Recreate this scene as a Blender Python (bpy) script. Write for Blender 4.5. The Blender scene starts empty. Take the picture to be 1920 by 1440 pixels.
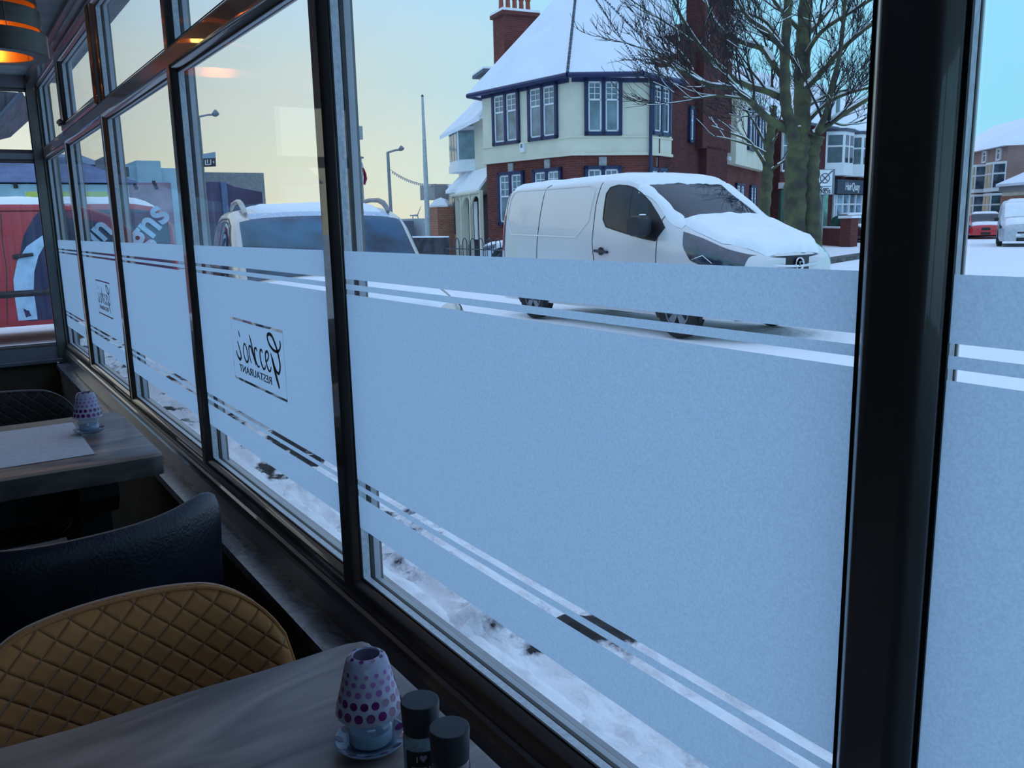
import bpy, math, random
import numpy as np
from mathutils import Vector, Matrix, noise

# ------------------------------------------------------------------ camera
sc = bpy.context.scene
COL = sc.collection
EYE = 1.36
F_PX = 1590.4
def _basis():
    ya, pi_, ro = [math.radians(a) for a in (-56.478, -10.808, -1.3172)]
    fw = Vector((math.sin(ya)*math.cos(pi_), math.cos(ya)*math.cos(pi_), math.sin(pi_)))
    rt = Vector((math.cos(ya), -math.sin(ya), 0)); up = rt.cross(fw)
    return rt*math.cos(ro)+up*math.sin(ro), -rt*math.sin(ro)+up*math.cos(ro), fw
RT, UP, FW = _basis()
cam_data = bpy.data.cameras.new('camera'); cam = bpy.data.objects.new('camera', cam_data)
COL.objects.link(cam)
cam_data.sensor_width = 36.0; cam_data.lens = 36.0*F_PX/1920.0
cam_data.clip_start = 0.02; cam_data.clip_end = 400
cam.matrix_world = Matrix(((RT.x, UP.x, -FW.x, 0), (RT.y, UP.y, -FW.y, 0), (RT.z, UP.z, -FW.z, EYE), (0, 0, 0, 1)))
sc.camera = cam
def at(px, py, Y=None, X=None, Z=None, D=None):
    """survey helper: world point seen at a photo pixel, on a given plane"""
    d = FW + RT*((px-960)/F_PX) - UP*((py-720)/F_PX)
    if D is not None: k = D
    elif Y is not None: k = Y/d.y
    elif X is not None: k = X/d.x
    else: k = (Z-EYE)/d.z
    return Vector((d.x*k, d.y*k, d.z*k+EYE))

# ------------------------------------------------------------------ world, light, exposure
sc.view_settings.view_transform = 'Standard'; sc.view_settings.look = 'None'
sc.view_settings.gamma = 1; sc.view_settings.use_curve_mapping = False
sc.view_settings.exposure = 0.0
sc.cycles.transparent_max_bounces = 24
sc.cycles.max_bounces = 8
sc.cycles.sample_clamp_indirect = 4.0
sc.cycles.caustics_reflective = False; sc.cycles.caustics_refractive = False

def build_world():
    w = bpy.data.worlds.new('winter_sky'); sc.world = w; w.use_nodes = True
    nt = w.node_tree; nt.nodes.clear(); N = nt.nodes.new; L = nt.links.new
    out = N('ShaderNodeOutputWorld'); bg = N('ShaderNodeBackground'); bg.inputs['Strength'].default_value = 1.0
    tc = N('ShaderNodeTexCoord'); sep = N('ShaderNodeSeparateXYZ'); L(tc.outputs['Generated'], sep.inputs[0])
    # elevation ramps for the clear (right) side and the warm (left) side
    def ramp(stops):
        r = N('ShaderNodeValToRGB'); r.color_ramp.interpolation = 'EASE'
        e = r.color_ramp.elements
        e[0].position, e[0].color = stops[0][0], (*stops[0][1], 1)
        e[1].position, e[1].color = stops[-1][0], (*stops[-1][1], 1)
        for p, c in stops[1:-1]:
            q = e.new(p); q.color = (*c, 1)
        L(sep.outputs['Z'], r.inputs[0]); return r
    clear = ramp([(0.0, (.44, .80, .95)), (.10, (.33, .78, 1.0)), (.25, (.34, .78, 1.05)), (.5, (.58, .85, 1.25)), (1.0, (.68, .88, 1.30))])
    warm = ramp([(0.0, (.92, .86, .62)), (.05, (.84, .88, .70)), (.16, (.68, .82, .80)), (.26, (.58, .82, 1.0)), (.5, (.70, .92, 1.25)), (1.0, (.68, .88, 1.30))])
    sun_side = ramp([(0.0, (.98, .90, .58)), (.12, (.90, .90, .74)), (.32, (.82, .85, .78)), (.55, (.85, .98, 1.2)), (1.0, (.68, .88, 1.30))])
    def azi(vx, vy, lo, hi):
        d = N('ShaderNodeVectorMath'); d.operation = 'DOT_PRODUCT'; d.inputs[1].default_value = (vx, vy, 0)
        L(tc.outputs['Generated'], d.inputs[0])
        m = N('ShaderNodeMapRange'); m.inputs[1].default_value = lo; m.inputs[2].default_value = hi
        m.interpolation_type = 'SMOOTHSTEP'
        L(d.outputs['Value'], m.inputs[0]); return m
    def mix(a, b, f):
        m = N('ShaderNodeMix'); m.data_type = 'RGBA'; L(f, m.inputs[0]); L(a, m.inputs[6]); L(b, m.inputs[7]); return m.outputs[2]
    a1 = azi(-.98, -.17, .55, .86); a2 = azi(-.94, -.34, .86, .985)
    c = mix(clear.outputs[0], warm.outputs[0], a1.outputs[0])
    c = mix(c, sun_side.outputs[0], a2.outputs[0])
    # soft cream clouds low on the left side
    nz = N('ShaderNodeTexNoise'); nz.inputs['Scale'].default_value = 2.6; nz.inputs['Detail'].default_value = 4; nz.inputs['Roughness'].default_value = .5
    mp = N('ShaderNodeMapping'); mp.inputs['Scale'].default_value = (1, 1, 2.6); mp.inputs['Location'].default_value = (.35, .2, .1)
    L(tc.outputs['Generated'], mp.inputs[0]); L(mp.outputs[0], nz.inputs['Vector'])
    cm = N('ShaderNodeMapRange'); cm.inputs[1].default_value = .46; cm.inputs[2].default_value = .68; L(nz.outputs['Fac'], cm.inputs[0])
    el = N('ShaderNodeMapRange'); el.inputs[1].default_value = .42; el.inputs[2].default_value = .16; L(sep.outputs['Z'], el.inputs[0])
    m1 = N('ShaderNodeMath'); m1.operation = 'MULTIPLY'; L(cm.outputs[0], m1.inputs[0]); L(el.outputs[0], m1.inputs[1])
    m2 = N('ShaderNodeMath'); m2.operation = 'MULTIPLY'; L(m1.outputs[0], m2.inputs[0]); L(a1.outputs[0], m2.inputs[1])
    m3 = N('ShaderNodeMath'); m3.operation = 'MULTIPLY'; L(m2.outputs[0], m3.inputs[0]); m3.inputs[1].default_value = .55
    cl = N('ShaderNodeRGB'); cl.outputs[0].default_value = (.86, .84, .72, 1)
    c = mix(c, cl.outputs[0], m3.outputs[0])
    # below the horizon: snow-lit haze
    lo = N('ShaderNodeMapRange'); lo.inputs[1].default_value = -.02; lo.inputs[2].default_value = -.1; L(sep.outputs['Z'], lo.inputs[0])
    gr = N('ShaderNodeRGB'); gr.outputs[0].default_value = (.35, .5, .75, 1)
    c = mix(c, gr.outputs[0], lo.outputs[0])
    L(c, bg.inputs['Color']); L(bg.outputs[0], out.inputs[0])
build_world()

# ------------------------------------------------------------------ materials
MATS = {}
def mat(name, col, rough=.6, metal=0., var=.12, scale=8., bump=0., bscale=None, emit=None, estr=0., alpha=1., coat=0., spec=.5, col2=None, lo=.35, hi=.65, sheen=0.):
    if name in MATS: return MATS[name]
    m = bpy.data.materials.new(name); m.use_nodes = True; nt = m.node_tree; N = nt.nodes.new; L = nt.links.new
    b = nt.nodes['Principled BSDF']
    b.inputs['Roughness'].default_value = rough; b.inputs['Metallic'].default_value = metal
    b.inputs['Coat Weight'].default_value = coat; b.inputs['Specular IOR Level'].default_value = spec
    if sheen: b.inputs['Sheen Weight'].default_value = sheen; b.inputs['Sheen Roughness'].default_value = .4
    tc = N('ShaderNodeTexCoord'); nz = N('ShaderNodeTexNoise'); nz.inputs['Scale'].default_value = scale; nz.inputs['Detail'].default_value = 5
    L(tc.outputs['Object'], nz.inputs['Vector'])
    mr = N('ShaderNodeMapRange'); mr.inputs[1].default_value = lo; mr.inputs[2].default_value = hi; L(nz.outputs['Fac'], mr.inputs[0])
    mx = N('ShaderNodeMix'); mx.data_type = 'RGBA'; L(mr.outputs[0], mx.inputs[0])
    c2 = col2 if col2 else tuple(min(1, c*(1+var)) for c in col)
    c1 = col if col2 else tuple(c*(1-var) for c in col)
    mx.inputs[6].default_value = (*c1, 1); mx.inputs[7].default_value = (*c2, 1)
    L(mx.outputs[2], b.inputs['Base Color'])
    if bump:
        n2 = N('ShaderNodeTexNoise'); n2.inputs['Scale'].default_value = bscale or scale*4; n2.inputs['Detail'].default_value = 6
        L(tc.outputs['Object'], n2.inputs['Vector'])
        bp = N('ShaderNodeBump'); bp.inputs['Strength'].default_value = bump; bp.inputs['Distance'].default_value = .02
        L(n2.outputs['Fac'], bp.inputs['Height']); L(bp.outputs[0], b.inputs['Normal'])
    if emit:
        b.inputs['Emission Color'].default_value = (*emit, 1); b.inputs['Emission Strength'].default_value = estr
    MATS[name] = m; return m

def window_glass(name, tint=(1, 1, 1), refl=1.0, ior=1.45):
    m = bpy.data.materials.new(name); m.use_nodes = True; nt = m.node_tree; nt.nodes.clear(); N = nt.nodes.new; L = nt.links.new
    o = N('ShaderNodeOutputMaterial'); mx = N('ShaderNodeMixShader'); t = N('ShaderNodeBsdfTransparent'); g = N('ShaderNodeBsdfGlossy')
    f = N('ShaderNodeLayerWeight'); f.inputs['Blend'].default_value = .5
    pw = N('ShaderNodeMath'); pw.operation = 'POWER'; pw.inputs[1].default_value = 5; L(f.outputs['Facing'], pw.inputs[0])
    mm = N('ShaderNodeMath'); mm.operation = 'MULTIPLY_ADD'; mm.inputs[1].default_value = .9*refl; mm.inputs[2].default_value = .035*refl
    t.inputs[0].default_value = (*tint, 1); g.inputs['Roughness'].default_value = .0
    L(pw.outputs[0], mm.inputs[0]); L(mm.outputs[0], mx.inputs[0]); L(t.outputs[0], mx.inputs[1]); L(g.outputs[0], mx.inputs[2]); L(mx.outputs[0], o.inputs[0])
    MATS[name] = m; return m

def film_material():
    m = bpy.data.materials.new('frosted_film'); m.use_nodes = True; nt = m.node_tree; nt.nodes.clear(); N = nt.nodes.new; L = nt.links.new
    o = N('ShaderNodeOutputMaterial'); t = N('ShaderNodeBsdfTranslucent'); d = N('ShaderNodeBsdfDiffuse'); mx = N('ShaderNodeMixShader'); mx.inputs[0].default_value = .06
    tc = N('ShaderNodeTexCoord'); nz = N('ShaderNodeTexNoise'); nz.inputs['Scale'].default_value = 420; nz.inputs['Detail'].default_value = 2
    L(tc.outputs['Object'], nz.inputs['Vector'])
    r = N('ShaderNodeValToRGB'); r.color_ramp.elements[0].position = .3; r.color_ramp.elements[1].position = .7
    r.color_ramp.elements[0].color = (.46, .55, .65, 1); r.color_ramp.elements[1].color = (.55, .64, .74, 1)
    L(nz.outputs['Fac'], r.inputs[0]); L(r.outputs[0], t.inputs[0]); d.inputs[0].default_value = (.7, .75, .8, 1)
    L(t.outputs[0], mx.inputs[1]); L(d.outputs[0], mx.inputs[2]); L(mx.outputs[0], o.inputs[0])
    MATS['frosted_film'] = m; return m

def wall_coords(nt):
    """(metres along the wall, height, 0) for any upright surface"""
    N = nt.nodes.new; L = nt.links.new
    ge = N('ShaderNodeNewGeometry'); cr = N('ShaderNodeVectorMath'); cr.operation = 'CROSS_PRODUCT'; cr.inputs[0].default_value = (0, 0, 1)
    L(ge.outputs['True Normal'], cr.inputs[1]); dt = N('ShaderNodeVectorMath'); dt.operation = 'DOT_PRODUCT'
    L(cr.outputs[0], dt.inputs[0]); L(ge.outputs['Position'], dt.inputs[1])
    sp = N('ShaderNodeSeparateXYZ'); L(ge.outputs['Position'], sp.inputs[0])
    cb = N('ShaderNodeCombineXYZ'); L(dt.outputs['Value'], cb.inputs[0]); L(sp.outputs['Z'], cb.inputs[1]); return cb.outputs[0]

def brick(name, c1, c2, mortar, w=.225, h=.075):
    m = bpy.data.materials.new(name); m.use_nodes = True; nt = m.node_tree; N = nt.nodes.new; L = nt.links.new
    b = nt.nodes['Principled BSDF']; b.inputs['Roughness'].default_value = .9; b.inputs['Specular IOR Level'].default_value = .2
    v = wall_coords(nt); t = N('ShaderNodeTexBrick'); L(v, t.inputs['Vector'])
    t.inputs['Scale'].default_value = 1; t.inputs['Brick Width'].default_value = w; t.inputs['Row Height'].default_value = h
    t.inputs['Mortar Size'].default_value = .008; t.inputs['Color1'].default_value = (*c1, 1); t.inputs['Color2'].default_value = (*c2, 1); t.inputs['Mortar'].default_value = (*mortar, 1)
    nz = N('ShaderNodeTexNoise'); nz.inputs['Scale'].default_value = .7; L(v, nz.inputs['Vector']); nz.inputs['Detail'].default_value = 6
    mr = N('ShaderNodeMapRange'); mr.inputs[3].default_value = .6; mr.inputs[4].default_value = 1.35; L(nz.outputs['Fac'], mr.inputs[0])
    mx = N('ShaderNodeMix'); mx.data_type = 'RGBA'; mx.blend_type = 'MULTIPLY'; mx.inputs[0].default_value = 1
    L(t.outputs['Color'], mx.inputs[6]); L(mr.outputs[0], mx.inputs[7]); L(mx.outputs[2], b.inputs['Base Color'])
    MATS[name] = m; return m

def wood(name, dark, light, scale=6, stretch=(1, 9, 1), rough=.45, coat=0.):
    m = bpy.data.materials.new(name); m.use_nodes = True; nt = m.node_tree; N = nt.nodes.new; L = nt.links.new
    b = nt.nodes['Principled BSDF']; b.inputs['Roughness'].default_value = rough; b.inputs['Coat Weight'].default_value = coat; b.inputs['Coat Roughness'].default_value = .25
    tc = N('ShaderNodeTexCoord'); mp = N('ShaderNodeMapping'); mp.inputs['Scale'].default_value = stretch
    L(tc.outputs['Object'], mp.inputs[0])
    nz = N('ShaderNodeTexNoise'); nz.inputs['Scale'].default_value = scale; nz.inputs['Detail'].default_value = 8; nz.inputs['Distortion'].default_value = 1.2
    L(mp.outputs[0], nz.inputs['Vector'])
    r = N('ShaderNodeValToRGB'); r.color_ramp.elements[0].position = .32; r.color_ramp.elements[1].position = .68
    r.color_ramp.elements[0].color = (*dark, 1); r.color_ramp.elements[1].color = (*light, 1)
    L(nz.outputs['Fac'], r.inputs[0]); L(r.outputs[0], b.inputs['Base Color'])
    bp = N('ShaderNodeBump'); bp.inputs['Strength'].default_value = .25; bp.inputs['Distance'].default_value = .004
    L(nz.outputs['Fac'], bp.inputs['Height']); L(bp.outputs[0], b.inputs['Normal'])
    MATS[name] = m; return m

def snow_ground(name, dirt=(.10, .095, .10), lo=.60, hi=.70, scale=.8, rutscale=(1, 1, 1)):
    m = bpy.data.materials.new(name); m.use_nodes = True; nt = m.node_tree; N = nt.nodes.new; L = nt.links.new
    b = nt.nodes['Principled BSDF']; b.inputs['Roughness'].default_value = .75; b.inputs['Specular IOR Level'].default_value = .3
    ge = N('ShaderNodeNewGeometry'); mp = N('ShaderNodeMapping'); mp.inputs['Scale'].default_value = rutscale; L(ge.outputs['Position'], mp.inputs[0])
    nz = N('ShaderNodeTexNoise'); nz.inputs['Scale'].default_value = scale; nz.inputs['Detail'].default_value = 10; nz.inputs['Roughness'].default_value = .62
    L(mp.outputs[0], nz.inputs['Vector'])
    r = N('ShaderNodeValToRGB'); e = r.color_ramp.elements; e[0].position = lo; e[0].color = (.89, .92, .95, 1); e[1].position = hi; e[1].color = (*dirt, 1)
    q = e.new((lo+hi)/2); q.color = (.55, .56, .60, 1)
    L(nz.outputs['Fac'], r.inputs[0]); L(r.outputs[0], b.inputs['Base Color'])
    n2 = N('ShaderNodeTexNoise'); n2.inputs['Scale'].default_value = 9; n2.inputs['Detail'].default_value = 8; L(ge.outputs['Position'], n2.inputs['Vector'])
    bp = N('ShaderNodeBump'); bp.inputs['Strength'].default_value = .8; bp.inputs['Distance'].default_value = .05
    L(n2.outputs['Fac'], bp.inputs['Height']); L(bp.outputs[0], b.inputs['Normal'])
    MATS[name] = m; return m

def quilt(name, col):
    m = mat(name, col, rough=.8, var=.10, scale=14, sheen=.5); nt = m.node_tree; N = nt.nodes.new; L = nt.links.new
    b = nt.nodes['Principled BSDF']; tc = N('ShaderNodeTexCoord'); sp = N('ShaderNodeSeparateXYZ'); L(tc.outputs['Object'], sp.inputs[0])
    def M(op, a, bb=None):
        n = N('ShaderNodeMath'); n.operation = op
        for i, v in enumerate((a, bb)):
            if v is None: continue
            if isinstance(v, (int, float)): n.inputs[i].default_value = v
            else: L(v, n.inputs[i])
        return n.outputs[0]
    def saw(sgn):
        a = M('ADD', M('MULTIPLY', sp.outputs['Y'], 22.*sgn), M('MULTIPLY', sp.outputs['Z'], 25.))
        return M('ABSOLUTE', M('SUBTRACT', M('FRACT', a), .5))
    d = M('MAXIMUM', saw(1), saw(-1)); h = M('SUBTRACT', 1., M('POWER', M('MULTIPLY', d, 2.), 7.))
    bp = N('ShaderNodeBump'); bp.inputs['Strength'].default_value = 1.; bp.inputs['Distance'].default_value = .004
    L(h, bp.inputs['Height']); L(bp.outputs[0], b.inputs['Normal'])
    # darker tone along the stitched seams
    src = b.inputs['Base Color'].links[0].from_socket
    mx = N('ShaderNodeMix'); mx.data_type = 'RGBA'; L(M('POWER', M('MULTIPLY', d, 2.), 22.), mx.inputs[0]); L(src, mx.inputs[6]); mx.inputs[7].default_value = (*[c*.6 for c in col], 1)
    L(mx.outputs[2], b.inputs['Base Color']); return m

GLASS = window_glass('window_glass', (.97, .985, 1.0), .5); JAR = window_glass('jar_glass', (.88, .93, .97), 1.4)
FILM = film_material()
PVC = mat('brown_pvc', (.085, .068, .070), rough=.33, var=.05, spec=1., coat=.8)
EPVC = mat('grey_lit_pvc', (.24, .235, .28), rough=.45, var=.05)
PVCO = mat('daylit_outer_frame_pvc', (.34, .36, .40), rough=.4)  # brown frame drawn mid-grey: outdoor daylight put into its colour
RUB = mat('black_gasket', (.008, .008, .012), rough=.6)
ALU = mat('spacer_aluminium', (.50, .55, .62), rough=.45, var=.15, scale=120)
SNOW = mat('snow', (.89, .92, .95), rough=.8, var=.03, scale=3, bump=.5, bscale=22)
SNOWB = mat('crusty_snow', (.89, .92, .95), rough=.8, var=.03, scale=3, bump=1., bscale=12)
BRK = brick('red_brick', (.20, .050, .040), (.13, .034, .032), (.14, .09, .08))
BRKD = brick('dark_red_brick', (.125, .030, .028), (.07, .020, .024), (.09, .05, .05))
BRKO = brick('orange_brick', (.42, .17, .10), (.34, .12, .08), (.4, .3, .25))
CREAM = mat('cream_render', (.74, .70, .56), rough=.85, var=.05, scale=1.5, bump=.15, bscale=30)
WHITE = mat('white_paint', (.82, .84, .86), rough=.5, var=.04)
NAVY = mat('navy_paint', (.012, .022, .085), rough=.4, var=.1)
DARKG = mat('dark_pane', (.05, .07, .10), rough=.05, var=.5, scale=2.0, spec=.9)
CURT = mat('curtained_pane', (.16, .22, .26), rough=.12, var=.45, scale=1.4, spec=.9)
BLACK = mat('black_plastic', (.012, .012, .016), rough=.45)
RUBBER = mat('tyre_rubber', (.012, .012, .013), rough=.8)
CHROME = mat('chrome', (.7, .72, .75), rough=.12, metal=1, var=.03)
STEEL = mat('grey_steel', (.22, .24, .27), rough=.45, metal=.6)
SLATE = mat('slate_grey', (.10, .12, .16), rough=.8)

# ------------------------------------------------------------------ mesh helpers
class MB:
    def __init__(s): s.v = []; s.f = []; s.m = []
    def add(s, vs, fs, mi=0):
        o = len(s.v); s.v += [tuple(v) for v in vs]; s.f += [tuple(i+o for i in f) for f in fs]; s.m += [mi]*len(fs); return s
    def box(s, x0, x1, y0, y1, z0, z1, mi=0):
        return s.add([(x0,y0,z0),(x1,y0,z0),(x1,y1,z0),(x0,y1,z0),(x0,y0,z1),(x1,y0,z1),(x1,y1,z1),(x0,y1,z1)],
                     [(0,3,2,1),(4,5,6,7),(0,1,5,4),(1,2,6,5),(2,3,7,6),(3,0,4,7)], mi)
    def obox(s, o, u, v, w, mi=0):
        """box from corner o with edge vectors u, v, w"""
        o, u, v, w = map(Vector, (o, u, v, w))
        P = [o, o+u, o+u+v, o+v, o+w, o+u+w, o+u+v+w, o+v+w]
        return s.add(P, [(0,3,2,1),(4,5,6,7),(0,1,5,4),(1,2,6,5),(2,3,7,6),(3,0,4,7)], mi)
    def prism(s, poly, z0, z1, mi=0):
        n = len(poly)
        return s.add([(x, y, z0) for x, y in poly]+[(x, y, z1) for x, y in poly],
                     [tuple(range(n-1, -1, -1)), tuple(range(n, 2*n))]+[(i, (i+1) % n, n+(i+1) % n, n+i) for i in range(n)], mi)
    def extrude(s, pts, vec, mi=0):
        """planar polygon of 3D points extruded along vec"""
        n = len(pts); v = Vector(vec); P = [Vector(p) for p in pts]
        return s.add(P+[p+v for p in P], [tuple(range(n)), tuple(range(2*n-1, n-1, -1))]+[(i, n+i, n+(i+1) % n, (i+1) % n) for i in range(n)], mi)
    def tube(s, pts, r, seg=8, mi=0, cap=True):
        P = [Vector(p) for p in pts]; n = len(P); R = r if hasattr(r, '__len__') else [r]*n; base = len(s.v); ref = None
        for i in range(n):
            t = (P[min(i+1, n-1)]-P[max(i-1, 0)])
            t = t.normalized() if t.length > 1e-9 else Vector((0, 0, 1))
            if ref is None: ref = Vector((0, 0, 1)) if abs(t.z) < .9 else Vector((1, 0, 0))
            a = t.cross(ref)
            if a.length < 1e-6: a = t.cross(Vector((0, 1, 0)))
            a.normalize(); b = a.cross(t); ref = b
            for k in range(seg):
                an = 2*math.pi*k/seg; s.v.append(tuple(P[i]+(a*math.cos(an)+b*math.sin(an))*R[i]))
        for i in range(n-1):
            for k in range(seg):
                s.f.append((base+i*seg+k, base+i*seg+(k+1) % seg, base+(i+1)*seg+(k+1) % seg, base+(i+1)*seg+k)); s.m.append(mi)
        if cap:
            s.f.append(tuple(base+k for k in range(seg-1, -1, -1))); s.m.append(mi)
            s.f.append(tuple(base+(n-1)*seg+k for k in range(seg))); s.m.append(mi)
        return s
    def lathe(s, prof, o=(0, 0, 0), seg=24, axis='z', mi=0, closed=False):
        base = len(s.v); n = len(prof)
        for r, h in prof:
            for k in range(seg):
                a = 2*math.pi*k/seg; c, d = r*math.cos(a), r*math.sin(a)
                p = (c, d, h) if axis == 'z' else ((c, h, d) if axis == 'y' else (h, c, d))
                s.v.append((o[0]+p[0], o[1]+p[1], o[2]+p[2]))
        for i in range(n-1 if not closed else n):
            j = (i+1) % n
            for k in range(seg):
                s.f.append((base+i*seg+k, base+i*seg+(k+1) % seg, base+j*seg+(k+1) % seg, base+j*seg+k)); s.m.append(mi)
        if not closed:
            if prof[0][0] > 1e-6: s.f.append(tuple(base+k for k in range(seg-1, -1, -1))); s.m.append(mi)
            if prof[-1][0] > 1e-6: s.f.append(tuple(base+(n-1)*seg+k for k in range(seg))); s.m.append(mi)
        return s
    def grid(s, fn, us, vs, mi=0):
        base = len(s.v); nu, nv = len(us), len(vs)
        for u in us:
            for v in vs: s.v.append(tuple(fn(u, v)))
        for i in range(nu-1):
            for j in range(nv-1):
                s.f.append((base+i*nv+j, base+(i+1)*nv+j, base+(i+1)*nv+j+1, base+i*nv+j+1)); s.m.append(mi)
        return s
    def ribbon(s, pts, w, nrm, th=.002, mi=0):
        """flat stroke of varying width lying across nrm"""
        P = [Vector(p) for p in pts]; n = len(P); W = w if hasattr(w, '__len__') else [w]*n; nv = Vector(nrm); a = []
        for i in range(n):
            t = (P[min(i+1, n-1)]-P[max(i-1, 0)]).normalized(); q = t.cross(nv).normalized()*W[i]*.5
            a += [P[i]-q, P[i]+q, P[i]-q+nv*th, P[i]+q+nv*th]
        fs = [(0, 1, 3, 2), (4*n-4, 4*n-2, 4*n-1, 4*n-3)]
        for i in range(n-1):
            b = 4*i; fs += [(b, b+4, b+5, b+1), (b+2, b+3, b+7, b+6), (b, b+2, b+6, b+4), (b+1, b+5, b+7, b+3)]
        return s.add(a, fs, mi)
    def build(s, name, mats, parent=None, smooth=False, sharp=40):
        me = bpy.data.meshes.new(name); me.from_pydata(s.v, [], s.f); me.update()
        if not isinstance(mats, (list, tuple)): mats = [mats]
        for m in mats: me.materials.append(m)
        for p, mi in zip(me.polygons, s.m): p.material_index = mi; p.use_smooth = smooth
        bm = bmesh.new(); bm.from_mesh(me); bmesh.ops.recalc_face_normals(bm, faces=bm.faces)
        if smooth:
            for e in bm.edges:
                if len(e.link_faces) == 2 and e.calc_face_angle(0) > math.radians(sharp): e.smooth = False
        bm.to_mesh(me); bm.free()
        o = bpy.data.objects.new(name, me); COL.objects.link(o)
        if parent is not None: put(o, parent)
        return o
import bmesh
def put(o, parent):
    """parent while keeping the world-space mesh coordinates"""
    o.parent = parent; o.matrix_parent_inverse = pworld(parent).inverted()
def pworld(o):
    m = Matrix.LocRotScale(o.location, o.rotation_euler, o.scale)
    return (pworld(o.parent) @ o.matrix_parent_inverse @ m) if o.parent else m
def put_local(o, parent): o.parent = parent
def tag(o, label=None, cat=None, group=None, kind=None):
    for k, v in (('label', label), ('category', cat), ('group', group), ('kind', kind)):
        if v: o[k] = v
    return o
def thing(name, label, cat, loc=(0, 0, 0), rz=0., group=None, kind=None):
    o = bpy.data.objects.new(name, None); COL.objects.link(o); o.empty_display_size = .1
    o.location = loc; o.rotation_euler = (0, 0, rz); return tag(o, label, cat, group, kind)
def copy_tree(o, parent=None):
    c = o.copy(); COL.objects.link(c)
    if parent is not None: c.parent = parent
    for ch in [x for x in bpy.data.objects if x.parent == o]: copy_tree(ch, c)
    return c
def local(mb, name, mats, parent, **k):
    """mesh given in the parent's own coordinates"""
    o = mb.build(name, mats, None, **k); o.parent = parent; return o
def text_mesh(name, body, size, material, parent, mtx, th=.002, xs=1., bold=0.):
    cu = bpy.data.curves.new(name, 'FONT'); cu.body = body; cu.size = size; cu.align_x = 'CENTER'; cu.align_y = 'CENTER'; cu.extrude = th; cu.offset = bold
    tmp = bpy.data.objects.new(name+'_curve', cu); COL.objects.link(tmp)
    dg = bpy.context.evaluated_depsgraph_get(); me = bpy.data.meshes.new_from_object(tmp.evaluated_get(dg)); me.name = name
    bpy.data.objects.remove(tmp); bpy.data.curves.remove(cu)
    me.transform(mtx @ Matrix.Diagonal((xs, 1, 1, 1))); me.materials.clear(); me.materials.append(material)
    o = bpy.data.objects.new(name, me); COL.objects.link(o)
    if parent is not None: put(o, parent)
    return o
def frame_mtx(o, u, v):
    u = Vector(u).normalized(); v = Vector(v).normalized(); w = u.cross(v)
    return Matrix(((u.x, v.x, w.x, o[0]), (u.y, v.y, w.y, o[1]), (u.z, v.z, w.z, o[2]), (0, 0, 0, 1)))

# ================================================================== THE ROOM
YG = .600            # inner face of the glass
ZB, ZT = .694, 1.782 # lower light
UB, UT = 1.858, 2.190
CE = 2.255
GL = [-5.80, -4.80, -3.675, -2.513, -1.438, -.334, .77, 1.87, 2.97]   # left glass edge of each bay
XW = -5.87           # end wall glass plane
tag(MB().box(-5.95, 3.2, -4.2, .52, -.08, 0).build('floor', wood('floor_boards', (.05, .042, .04), (.12, .10, .095), 3, (9, 1, 1), .5)), kind='structure')
tag(MB().box(-6.05, 3.2, -4.2, .75, CE, CE+.14).build('ceiling', mat('ceiling_paint', (.34, .37, .38), rough=.9)), kind='structure')
WP = mat('dark_wall_paint', (.10, .082, .055), rough=.85, var=.2, scale=3)
tag(MB().box(-5.95, 3.2, .52, .70, -.08, .56).build('wall_front', WP), kind='structure')
tag(MB().box(-6.05, -5.82, -4.2, .52, -.08, .585).build('wall_end', WP), kind='structure')
tag(MB().box(-6.05, 3.2, -4.35, -4.2, -.08, CE+.14).build('wall_back', WP), kind='structure')
wr = MB(); wr.box(3.2, 3.35, -4.35, -2.9, -.08, CE+.14); wr.box(3.2, 3.35, .3, .75, -.08, CE+.14); wr.box(3.2, 3.35, -2.9, .3, -.08, .75); wr.box(3.2, 3.35, -2.9, .3, 2.12, CE+.14)
tag(wr.build('wall_right', WP), kind='structure')
sill = MB()
def sillpt(u, v):
    return (u, .588-.078*v if v < .9 else .588-.078*v, .576 if v < 1 else .568)
sill.box(-5.82, 3.2, .508, .588, .552, .576)
tag(sill.build('trim_1', wood('sill_wood', (.05, .045, .055), (.26, .25, .30), 9, (2, 3, 2), .25, .4)), kind='structure')

PROF = [(0, .599), (.0008, .5955), (.0035, .5920), (.0085, .5870), (.0135, .5830), (.018, .581)]
def opening_ring(mb, x0, x1, z0, z1, prof, plane='y', mi=0, at_=None):
    """mitred moulding round an opening; prof = (outward offset, depth)"""
    rows = []
    for off, y in prof:
        a, b, c, d = x0-off, x1+off, z0-off, z1+off
        rows.append([(a, y, c), (b, y, c), (b, y, d), (a, y, d)])
    if plane == 'x':   # end wall: run along y, depth along -x
        rows = [[(XW+(p[1]-YG)*-1, p[0], p[2]) for p in r] for r in rows]
    base = len(mb.v)
    for r in rows: mb.v += r
    for i in range(len(rows)-1):
        for k in range(4):
            mb.f.append((base+i*4+k, base+i*4+(k+1) % 4, base+(i+1)*4+(k+1) % 4, base+(i+1)*4+k)); mb.m.append(mi)

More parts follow.
